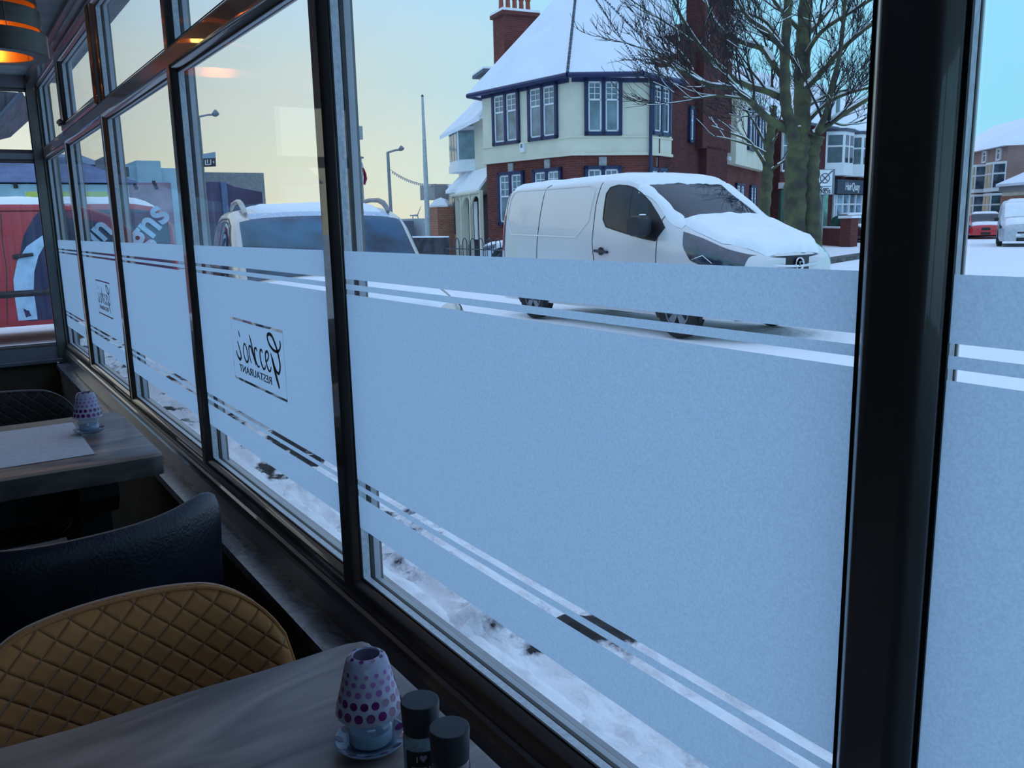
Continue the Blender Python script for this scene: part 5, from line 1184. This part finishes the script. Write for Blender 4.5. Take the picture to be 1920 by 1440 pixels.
ys = [at(px, 345, X=X0).y for px in (350, 418, 440, 490)]; zs = [at(400, 341, X=X0).z, at(430, 348, X=X0).z, at(490, 352, X=X0).z, at(490, 360, X=X0).z]
m = MB(); m.add([(X0, ys[0], GZ), (X0, ys[3], GZ), (X0, ys[3], zs[3]), (X0, ys[2], zs[1]-.05), (X0, ys[1], zs[0]), (X0, ys[0], zs[0])]+[(X0-6, ys[0], GZ), (X0-6, ys[3], GZ), (X0-6, ys[3], zs[3]), (X0-6, ys[2], zs[1]-.05), (X0-6, ys[1], zs[0]), (X0-6, ys[0], zs[0])],
      [(0,1,2,3,4,5),(11,10,9,8,7,6)]+[(i, i+6, (i+1) % 6+6, (i+1) % 6) for i in range(6)]); m.build('walls', PBK, pb)
m = MB(); m.box(X0-8, X0-6.1, ys[1], ys[3]+2.1, GZ, zs[2]+.95); m.build('parapet', CONC, pb)
m = MB(); m.box(X0, X0+.08, ys[1]-.1, ys[1]+.12, GZ, zs[0]); m.build('corner_pipe', mat('blue_grey_pipe', (.12, .17, .3), rough=.6), pb)
# eave of the neighbouring building outside the end window
e = thing('neighbour_eave', 'dark boarded roof eave hanging into the top of the end window', 'roof eave', (-8.2, .2, 2.5))
m = MB(); m.add([(-7.9, -1.5, 2.52), (-7.9, .69, 2.44), (-9.6, .98, 2.52), (-9.6, -1.5, 2.52), (-7.9, -1.5, 1.60), (-7.9, .45, 2.16), (-9.6, .70, 2.26), (-9.6, -1.5, 1.60)], [(0,1,2,3),(7,6,5,4),(0,4,5,1),(1,5,6,2),(2,6,7,3),(3,7,4,0)])
m.build('boards', wood('eave_boards', (.04, .035, .05), (.14, .11, .15), 3, (1, 8, 1), .7), e)
m = MB(); m.tube([(-7.88, -1.5, 1.62), (-7.88, .45, 2.17), (-7.88, .69, 2.44)], .02, 6); m.build('edge_trim', SLATE, e)

# ================================================================== TREES
BARK = mat('mossy_bark', (.055, .050, .040), rough=.95, scale=3.5, bump=1., bscale=26, col2=(.12, .13, .06), lo=.38, hi=.66)
TWIG = mat('twig_bark', (.035, .028, .028), rough=.9, var=.3)
def crv(P, n=6):
    P = [Vector(p) for p in P]; out = []
    for i in range(len(P)-1):
        p0, p1, p2, p3 = P[max(i-1, 0)], P[i], P[i+1], P[min(i+2, len(P)-1)]
        for j in range(n):
            t = j/n; out.append(.5*((2*p1)+(p2-p0)*t+(2*p0-5*p1+4*p2-p3)*t*t+(3*p1-p0-3*p2+p3)*t**3))
    return out+[P[-1]]
def tree(name, label, base, stems, limbs, seed, depth=3, dens=1.0, snow=.9, minr=.006):
    """limbs and stems: (points, r0, r1). Twigs are grown from the limbs; snow lies on the upper side of sloping wood"""
    rnd = random.Random(seed); t = thing(name, label, 'tree', base)
    trunk, twigs, sn = MB(), MB(), MB()
    def snowline(P, R, lim=.16):
        run = []
        def flush():
            if len(run) > 1: sn.tube([p for p, _ in run], [r for _, r in run], 5)
        for i in range(len(P)-1):
            d = (P[i+1]-P[i]); L_ = d.length; flat = 1-abs(d.z)/max(L_, 1e-6)
            if flat > lim and rnd.random() < snow:
                r = R[i]; run.append((P[i]+Vector((0, 0, r*.8+.006)), max(r*.8, .0075)))
            else: flush(); run = []
        flush()
    def grow_(p, d, L_, r, lev):
        n = 5 if lev > 1 else 4; P = [p]; R = [r]; dd = d.copy()
        for i in range(n):
            dd = (dd+Vector((rnd.uniform(-.22, .22), rnd.uniform(-.22, .22), rnd.uniform(-.10, .22)))).normalized(); p = p+dd*L_/n; P.append(p); R.append(max(minr*.55, r*(1-.75*(i+1)/n)))
        twigs.tube(P, R, 4 if r < .02 else 6, cap=False)
        if r > .007: snowline(P, R)
        if lev > 0:
            for k in range(max(2, int((3+rnd.random()*2)*dens))):
                f = rnd.uniform(.25, 1.); i = min(n-1, int(f*n)); q = P[i].lerp(P[i+1], f*n-i)
                ax = Vector((rnd.uniform(-1, 1), rnd.uniform(-1, 1), rnd.uniform(-.5, 1))); e = (dd*1.1+ax*.85).normalized()
                grow_(q, e, L_*rnd.uniform(.45, .7), max(minr, R[i]*.6), lev-1)
    for P, r0, r1 in stems:
        C = crv(P, 8); n = len(C); R = [r0+(r1-r0)*i/(n-1) for i in range(n)]; R = [r*(1+.09*math.sin(i*1.7+seed)) for i, r in enumerate(R)]
        trunk.tube(C, R, 16); snowline(C, R, .2)
    for P, r0, r1 in limbs:
        C = crv(P, 6); n = len(C); R = [r0+(r1-r0)*(i/(n-1))**.8 for i in range(n)]; trunk.tube(C, R, 8); snowline(C, R, .10)
        tot = sum((C[i+1]-C[i]).length for i in range(n-1)); cnt = max(4, int(tot*3.0*dens))
        for k in range(cnt):
            f = rnd.uniform(.12, 1.)*(n-1); i = min(n-2, int(f)); q = C[i].lerp(C[i+1], f-i); d = (C[i+1]-C[i]).normalized()
            e = (d*.9+Vector((rnd.uniform(-1, 1), rnd.uniform(-1, 1), rnd.uniform(-.35, 1)))*.8).normalized()
            grow_(q, e, rnd.uniform(.7, 1.5)*(1-.35*i/n), max(minr*1.5, R[i]*.42), depth-1)
    trunk.build('trunk', BARK, t, smooth=True); twigs.build('branches', TWIG, t, smooth=True); sn.build('branch_snow', SNOW, t, smooth=True)
    return t
def px3(*pts): return [at(x, y, D=d) for x, y, d in pts]
D0 = 16.
b0_ = at(1492, 470, D=D0); 
S_ = [([Vector((b0_.x+.0, b0_.y, GZ))]+px3((1490, 400, D0), (1492, 330, D0), (1497, 275, D0)), .21, .20),
      ([Vector((at(1520, 470, D=D0).x, at(1520, 470, D=D0).y+.1, GZ))]+px3((1520, 400, D0+.1), (1518, 330, D0+.1), (1520, 280, D0+.1), (1530, 252, D0)), .19, .17),
      (px3((1502, 278, D0), (1504, 200, D0+.3), (1505, 100, D0+.5), (1510, 20, D0+.6), (1516, -90, D0+.7)), .17, .12),
      (px3((1494, 285, D0), (1482, 235, D0-.2), (1473, 190, D0-.3), (1472, 100, D0-.4), (1478, 0, D0-.4), (1476, -80, D0-.4)), .13, .06)]
Lm = [(px3((1490, 252, D0), (1440, 222, D0-.4), (1405, 188, D0-.8), (1372, 166, D0-1.), (1330, 160, D0-1.2), (1290, 140, D0-1.3), (1235, 112, D0-1.4)), .085, .02),
      (px3((1474, 188, D0-.2), (1440, 172, D0-.2), (1400, 160, D0-.4), (1360, 135, D0-.6), (1315, 90, D0-.8), (1285, 45, D0-1), (1262, 0, D0-1.1)), .075, .02),
      (px3((1472, 150, D0-.3), (1450, 120, D0-.2), (1430, 92, D0), (1400, 82, D0+.2), (1365, 68, D0+.3), (1340, 40, D0+.4), (1320, -5, D0+.5)), .07, .03),
      (px3((1472, 100, D0-.4), (1440, 60, D0-.6), (1400, 30, D0-.8), (1372, -20, D0-.9)), .05, .02),
      (px3((1503, 130, D0+.4), (1470, 90, D0+.8), (1440, 45, D0+1.), (1400, 25, D0+1.2), (1345, 10, D0+1.4)), .05, .015),
      (px3((1300, 80, D0-.9), (1260, 50, D0-1), (1220, 25, D0-1), (1180, -2, D0-1)), .022, .008),
      (px3((1330, 160, D0-1.2), (1290, 132, D0-1.2), (1240, 102, D0-1.2), (1180, 84, D0-1.2)), .02, .007),
      (px3((1405, 188, D0-.8), (1350, 180, D0-1), (1300, 185, D0-1.1), (1270, 180, D0-1.1)), .022, .008),
      (px3((1526, 256, D0), (1560, 228, D0-.2), (1596, 205, D0-.5), (1640, 178, D0-.8)), .08, .03),
      (px3((1512, 230, D0+.2), (1548, 195, D0+.1), (1590, 175, D0), (1650, 160, D0)), .05, .02),
      (px3((1506, 170, D0+.3), (1545, 130, D0+.2), (1580, 90, D0), (1640, 40, D0-.2)), .075, .03),
      (px3((1508, 70, D0+.6), (1545, 30, D0+.7), (1580, -20, D0+.8)), .07, .03),
      (px3((1505, 205, D0+.2), (1560, 175, D0+.7), (1625, 165, D0+1)), .04, .015),
      (px3((1507, 110, D0+.5), (1540, 60, D0-.2), (1600, 20, D0-.6), (1650, -10, D0-.8)), .05, .02),
      (px3((1530, 252, D0), (1548, 215, D0-.3), (1560, 160, D0-.5), (1575, 100, D0-.7), (1585, 0, D0-.9)), .07, .03),
      (px3((1500, 240, D0), (1470, 238, D0+.6), (1440, 220, D0+1), (1410, 215, D0+1.2)), .03, .01),
      (px3((1503, 60, D0+.5), (1465, 20, D0+.3), (1430, -30, D0+.1)), .05, .02),
      (px3((1545, 220, D0-.2), (1580, 235, D0-.2), (1620, 225, D0-.3)), .025, .008)]
tree('street_tree', 'large bare twin stemmed street tree with snow on its branches behind the silver van', (b0_.x, b0_.y, GZ), S_, Lm, 5, 3, 1.5)
D1 = 21.
tb = at(1432, 420, D=D1)
S2 = [([Vector((tb.x, tb.y, GZ))]+px3((1432, 400, D1), (1438, 340, D1), (1441, 290, D1), (1446, 240, D1), (1450, 200, D1)), .17, .09)]
L2 = [(px3((1438, 315, D1), (1420, 285, D1-.2), (1400, 262, D1-.4), (1370, 250, D1-.6), (1330, 235, D1-.8)), .05, .012),
      (px3((1440, 290, D1), (1412, 275, D1-.3), (1370, 262, D1-.5), (1335, 255, D1-.6)), .035, .01),
      (px3((1441, 285, D1), (1425, 250, D1), (1405, 215, D1), (1385, 190, D1)), .045, .012),
      (px3((1442, 280, D1), (1458, 250, D1-.2), (1462, 225, D1-.3), (1470, 200, D1-.3)), .04, .012),
      (px3((1440, 325, D1), (1458, 310, D1-.2), (1475, 300, D1-.3), (1485, 292, D1-.4)), .04, .015),
      (px3((1446, 240, D1), (1430, 210, D1), (1425, 180, D1)), .03, .01)]
tree('street_tree', 'smaller bare street tree with mossy trunk left of the twin stemmed tree', (tb.x, tb.y, GZ), S2, L2, 9, 3, .9)

# ================================================================== STREET FURNITURE
GP = mat('galvanised_pole', (.26, .29, .32), rough=.5, metal=.4)
so = at(1546, 342, D=34.5); sx = Vector((RT.x, RT.y, 0)).normalized()
sg = thing('parking_zone_sign', 'white Zone ENDS plate with crossed circle on a grey pole', 'street sign', (so.x, so.y, GZ))
zt_, zb_ = at(1546, 319, D=34.5).z, at(1546, 364, D=34.5).z; hw = .30; sn_ = Vector((sx.y, -sx.x, 0))
m = MB(); m.obox(so-sx*(hw+.05)-Z(so.z)+Z(zb_-.03)+sn_*.0, sx*(2*hw+.16), -sn_*.05, Z(zt_-zb_+.06)); m.build('backing_board', STEEL, sg)
m = MB(); m.obox(so-sx*hw-Z(so.z)+Z(zb_)+sn_*.01, sx*2*hw, sn_*.02, Z(zt_-zb_)); pl_ = m.build('sign_plate', WHITE, sg)
m = MB(); c = so+sn_*.034; c.z = zb_+(zt_-zb_)*.66
def disc(m, r0, r1, z=0): 
    n = 32; m.add([c+sn_*z+sx*(r*math.cos(a))+Z(r*math.sin(a)) for r in (r0, r1) for a in np.linspace(0, 2*math.pi, n, endpoint=False)], [(i, (i+1) % n, n+(i+1) % n, n+i) for i in range(n)])
disc(m, .165, .205); m.extrude([c-sx*.30-Z(.30), c-sx*.25-Z(.30), c+sx*.30+Z(.27), c+sx*.30+Z(.30), c+sx*.26+Z(.30), c-sx*.30-Z(.26)], sn_*.004); m.extrude([c-sx*.14+Z(.11), c-sx*.11+Z(.14), c+sx*.14-Z(.11), c+sx*.11-Z(.14)], sn_*.004)
m.build('crossed_circle', mat('sign_grey', (.12, .14, .17), rough=.6), pl_)
m = MB(); z_ = zb_+(zt_-zb_)*.315; m.obox(so-sx*hw+sn_*.032-Z(so.z)+Z(z_), sx*2*hw, sn_*.003, Z(.014)); m.build('dividing_line', BLACK, pl_)
for body, size, f in (('Zone', .17, .22), ('ENDS', .20, .085)):
    q = so+sn_*.036; text_mesh('sign_lettering', body, size, BLACK, pl_, frame_mtx((q.x, q.y, zb_+(zt_-zb_)*f), tuple(sx), (0, 0, 1)), .002, 1., .006)
m = MB(); m.tube([so-Z(so.z)+Z(GZ)-sn_*.09, so-Z(so.z)+Z(zt_)-sn_*.09], .045, 10); m.build('pole', GP, sg)

def street_lamp(label, base_px, top_px, end_px, D, r=.06):
    b = at(*base_px, D=D); tp = at(*top_px, D=D); e_ = at(*end_px, D=D+.6); t = thing('street_lamp', label, 'street lamp', (b.x, b.y, GZ), group='street lamps on the seafront')
    m = MB(); m.tube([(b.x, b.y, GZ), (tp.x*.4+b.x*.6, tp.y*.4+b.y*.6, (tp.z+GZ)*.5), tuple(tp)], [r*1.4, r*1.1, r], 8); m.build('pole', GP, t)
    m = MB(); m.tube([tuple(tp), tuple(tp.lerp(e_, .5)+Z(.05)), tuple(tp.lerp(e_, .75)+Z(.04))], r*.7, 6); m.build('arm', GP, t)
    q = tp.lerp(e_, .72)+Z(.04); m = MB(); d = (e_-q); m.tube([tuple(q), tuple(q+d*.5+Z(.08)), tuple(q+d+Z(.05))], [.07, .13, .05], 8); m.build('lamp_head', STEEL, t)
    return t
street_lamp('slim street lamp with one arm left of the tall bare pole', (733, 395), (727, 286), (757, 281), 40, .075)
street_lamp('street lamp with arm pointing right near the top of the pane with the logo', (382, 345), (372, 219), (410, 217), 30, .055)
street_lamp('tiny distant street lamp beside the cream bay on the seafront', (822, 425), (820, 396), (804, 393), 75, .09)
b = at(803, 443, D=34); tp = at(792, 182, D=35.5)
t_ = thing('tall_pole', 'very tall bare white flagpole standing alone against the sky', 'pole', (b.x, b.y, GZ)); m = MB(); m.tube([(b.x, b.y, GZ), tuple(b.lerp(tp, .5)), tuple(tp)], [.12, .09, .05], 10); m.build('shaft', mat('pole_white', (.42, .47, .48), rough=.5), t_); m = MB(); m.lathe([(0, 0), (.07, .03), (0, .12)], tuple(tp), 10); m.build('finial', BLACK, t_)
b = at(684, 440, D=36); tp = at(676, 297, D=36)
t_ = thing('flagpole', 'white flagpole with a limp red and white flag', 'flagpole', (b.x, b.y, GZ)); m = MB(); m.tube([(b.x, b.y, GZ), tuple(tp)], [.09, .05], 8); m.build('shaft', mat('pole_white', (.42, .47, .48)), t_); m = MB(); m.lathe([(0, 0), (.14, .0), (.14, .06), (0, .1)], tuple(tp), 10); m.build('cap', STEEL, t_)
FL = [at(x, y, D=36) for x, y in ((678, 305), (679, 318), (680, 330), (681, 345), (683, 347), (688, 336), (686, 325), (683, 314))]
m = MB(); rows = [((678, 304), (679, 305)), ((679, 314), (683, 316)), ((680, 324), (687, 326)), ((680.5, 334), (688, 335)), ((681, 345), (684, 347))]
for i, (a, c) in enumerate(rows):
    for k in range(6): p = at(a[0]+(c[0]-a[0])*k/5, a[1]+(c[1]-a[1])*k/5, D=36+.12*math.sin(k*1.9+i)); m.v.append(tuple(p))
for i in range(4):
    for k in range(5): m.f.append((i*6+k, i*6+k+1, (i+1)*6+k+1, (i+1)*6+k)); m.m.append(0 if (k < 1 or i == 0) else 1)
fo = m.build('flag', [WHITE, mat('flag_red', (.45, .04, .10), rough=.8)], t_, smooth=True); q = fo.modifiers.new('t', 'SOLIDIFY'); q.thickness = .02
# dark telegraph pole right by the window bar, with a grey box
b = at(672, 400, D=20); tp = at(657, 88, D=20)
t_ = thing('telegraph_pole', 'dark wooden pole with a grey box, just right of the window bar', 'pole', (b.x, b.y, GZ)); m = MB(); m.tube([(b.x, b.y, GZ), tuple(tp)], [.075, .055], 10); m.build('shaft', mat('dark_timber', (.05, .03, .04), rough=.9), t_)
q = at(673, 250, D=19.9); m = MB(); m.box(q.x-.06, q.x+.06, q.y-.05, q.y+.07, q.z-.14, q.z+.16); bx = m.build('equipment_box', mat('grey_box', (.30, .34, .36), rough=.6), t_)
m = MB(); m.tube([q+Z(-.14), q+Z(-.25)-sx*.05, q+Z(-.30)-sx*.12], .012, 6); m.build('cable', BLACK, bx)
# string of festoon bulbs
p0, p1 = at(732, 318, D=40), at(818, 345, D=44); t_ = thing('festoon_lights', 'thin string of small festoon bulbs hanging from the street lamp', 'string lights', (p0.x, p0.y, p0.z))
P = [p0.lerp(p1, f)-Z(1.3*4*.18*f*(1-f)) for f in np.linspace(0, 1, 25)]
m = MB(); m.tube(P, .012, 4); m.build('cable', STEEL, t_)
bm_ = MB()
for p in P[1:-1]: bm_.lathe([(0, -.13), (.04, -.09), (.03, -.02), (0, 0)], tuple(p), 6)
bm_.build('bulbs', mat('unlit_bulb', (.5, .5, .5), rough=.3), t_)
# small wind turbine
b, h_ = at(774, 428, D=70), at(774, 404, D=70); t_ = thing('wind_turbine', 'tiny wind turbine on a pole above the seafront', 'wind turbine', (b.x, b.y, GZ))
m = MB(); m.tube([(b.x, b.y, GZ), tuple(h_)], .05, 6); m.build('pole', GP, t_); m = MB(); m.tube([h_-sx*.25, h_+sx*.35], [.05, .09], 6); m.build('nacelle', GP, t_)
m = MB()
for a in (.9, 3.1, 5.1): m.tube([h_+sx*.38, h_+sx*.38+sx*.9*math.cos(a)*.6+Z(.95*math.sin(a))], [.05, .02], 5)
m.build('blades', GP, t_)
# finger sign left of the second pane
q0 = at(375, 300, X=-16)
t_ = thing('direction_sign', 'brown tourist direction sign with white symbol in the logo pane', 'road sign', (q0.x, q0.y, GZ))
cs4 = [at(x, y, X=-16) for x, y in ((366, 314), (405, 312), (404, 285), (366, 291))]
m = MB(); m.extrude(cs4, (-.03, 0, 0)); pl_ = m.build('sign_panel', mat('sign_brown', (.055, .035, .05), rough=.5), t_)
cs5 = [at(x, y, X=-15.985) for x, y in ((366, 298), (404, 296), (404, 285.5), (366, 291.5))]; m = MB(); m.extrude(cs5, (-.01, 0, 0)); m.build('grey_upper_band', mat('sign_grey_band', (.30, .40, .50), rough=.5), pl_)
m = MB()
for a, c in (((385, 300), (385, 309)), ((385, 309), (395, 308)), ((395, 299), (395, 309)), ((389, 299), (389, 306)), ((400, 302), (401, 306))): m.tube([at(*a, X=-15.97), at(*c, X=-15.97)], .008, 4)
m.build('white_symbol', WHITE, pl_)
cs6 = [at(x, y, X=-16) for x, y in ((370, 330), (392, 329.5), (394, 326), (392, 323.5), (370, 324.5))]; m = MB(); m.extrude(cs6, (-.03, 0, 0)); m.build('finger_arm', mat('finger_grey', (.16, .20, .30), rough=.5), t_)
p = at(370, 300, X=-16.03); m = MB(); m.tube([(p.x, p.y, GZ), (p.x, p.y, p.z+.25)], .04, 8); m.build('post', BLACK, t_)
# hooped railing in front of the white car
ra, rb_ = at(826, 474, Z=-.1), at(944, 480, Z=-.1)
ra, rb_ = Vector((-19.6, 11.05, GZ)), Vector((-14.9, 10.8, GZ))
dr = (rb_-ra).normalized(); t_ = thing('hooped_railing', 'black hooped railing in front of the snow covered white car', 'railing', tuple(ra))
L5 = (rb_-ra).length; RAIL = mat('railing_paint', (.02, .03, .055), rough=.5)
m = MB(); m.tube([ra+Z(.45), rb_+Z(.45)], .02, 6); m.tube([ra+Z(.82), rb_+Z(.82)], .016, 6); m.build('rails', RAIL, t_)
k = 0
while k*.42 < L5-.3:
    o = ra+dr*(k*.42+.05); P = [o+Z(.0), o+Z(.95)]+[o+dr*(.11-.11*math.cos(a))+Z(.95+.14*math.sin(a)) for a in np.linspace(.3, math.pi-.3, 7)]+[o+dr*.22+Z(.95), o+dr*.22]
    m = MB(); m.tube(P, .013, 6); m.build('hoop', RAIL, t_)
    m = MB(); m.tube([o+dr*.32, o+dr*.32+Z(.93)], .011, 5); m.build('bar', RAIL, t_); k += 1
# seafront low walls, fence and bushes left of the railing
w_a, w_b = at(770, 452, D=27), at(846, 452, D=25.5)
t_ = thing('promenade_wall', 'dark low promenade wall with a snowy top beyond the estate car', 'wall', (w_a.x, w_a.y, GZ))
dd = (vec2(w_b)-vec2(w_a)); m = MB(); wslab(m, tuple(w_a[:2]), tuple(w_b[:2]), -4, dd.length-.1, GZ, .95, .2); m.build('wall', mat('dark_wall', (.05, .05, .065), rough=.9, var=.4, scale=4), t_)
m = MB(); wslab(m, tuple(w_a[:2]), tuple(w_b[:2]), -4, dd.length-.1, .95, .99, .24); m.build('wall_snow', SNOW, t_)
w_a, w_b = at(760, 430, D=60), at(850, 430, D=58)
t_ = thing('sea_wall', 'pale long building strip on the seafront horizon', 'wall', (w_a.x, w_a.y, GZ)); m = MB(); wslab(m, tuple(w_a[:2]), tuple(w_b[:2]), -25, 6, GZ, 1.75, .5); m.build('wall', mat('pale_seafront', (.42, .46, .50), rough=.8), t_)
m = MB(); q = at(760, 424, D=58); m.box(q.x-1.2, q.x+.3, q.y-2.5, q.y+.5, GZ, q.z+.35); m.build('hut', SLATE, t_)
LEAF = mat('dark_green_leaves', (.02, .035, .025), rough=.8, var=.5, scale=9)
rnd = random.Random(3)
for i, (px, r_) in enumerate(((778, .62), (790, .60), (807, .58), (818, .45))):
    c_ = at(px, 440, D=47+i*3.5); t_ = MB()
    for k in range(420):
        a, b_ = rnd.uniform(0, 6.283), rnd.uniform(-.3, 1); rr = r_*rnd.uniform(.55, 1.1); o = Vector((c_.x+rr*math.cos(a)*math.sqrt(max(0, 1-b_*b_)), c_.y+rr*math.sin(a)*math.sqrt(max(0, 1-b_*b_)), GZ+r_*.25+rr*.9*b_))
        u_ = Vector((rnd.uniform(-1, 1), rnd.uniform(-1, 1), rnd.uniform(-1, 1))).normalized()*.11; v_ = u_.cross(Vector((rnd.uniform(-1, 1), rnd.uniform(-1, 1), 1))).normalized()*.06
        t_.add([o-u_, o-v_, o+u_, o+v_], [(0, 1, 2, 3)])
    o_ = t_.build('bush', LEAF); tag(o_, 'dark green bush at the seafront, ' + ('leftmost of the row beside the estate car pillar', 'second of the row from the left', 'just right of the tall pole', 'smallest, nearest the snowy dark car')[i], 'bush', 'bushes on the seafront')
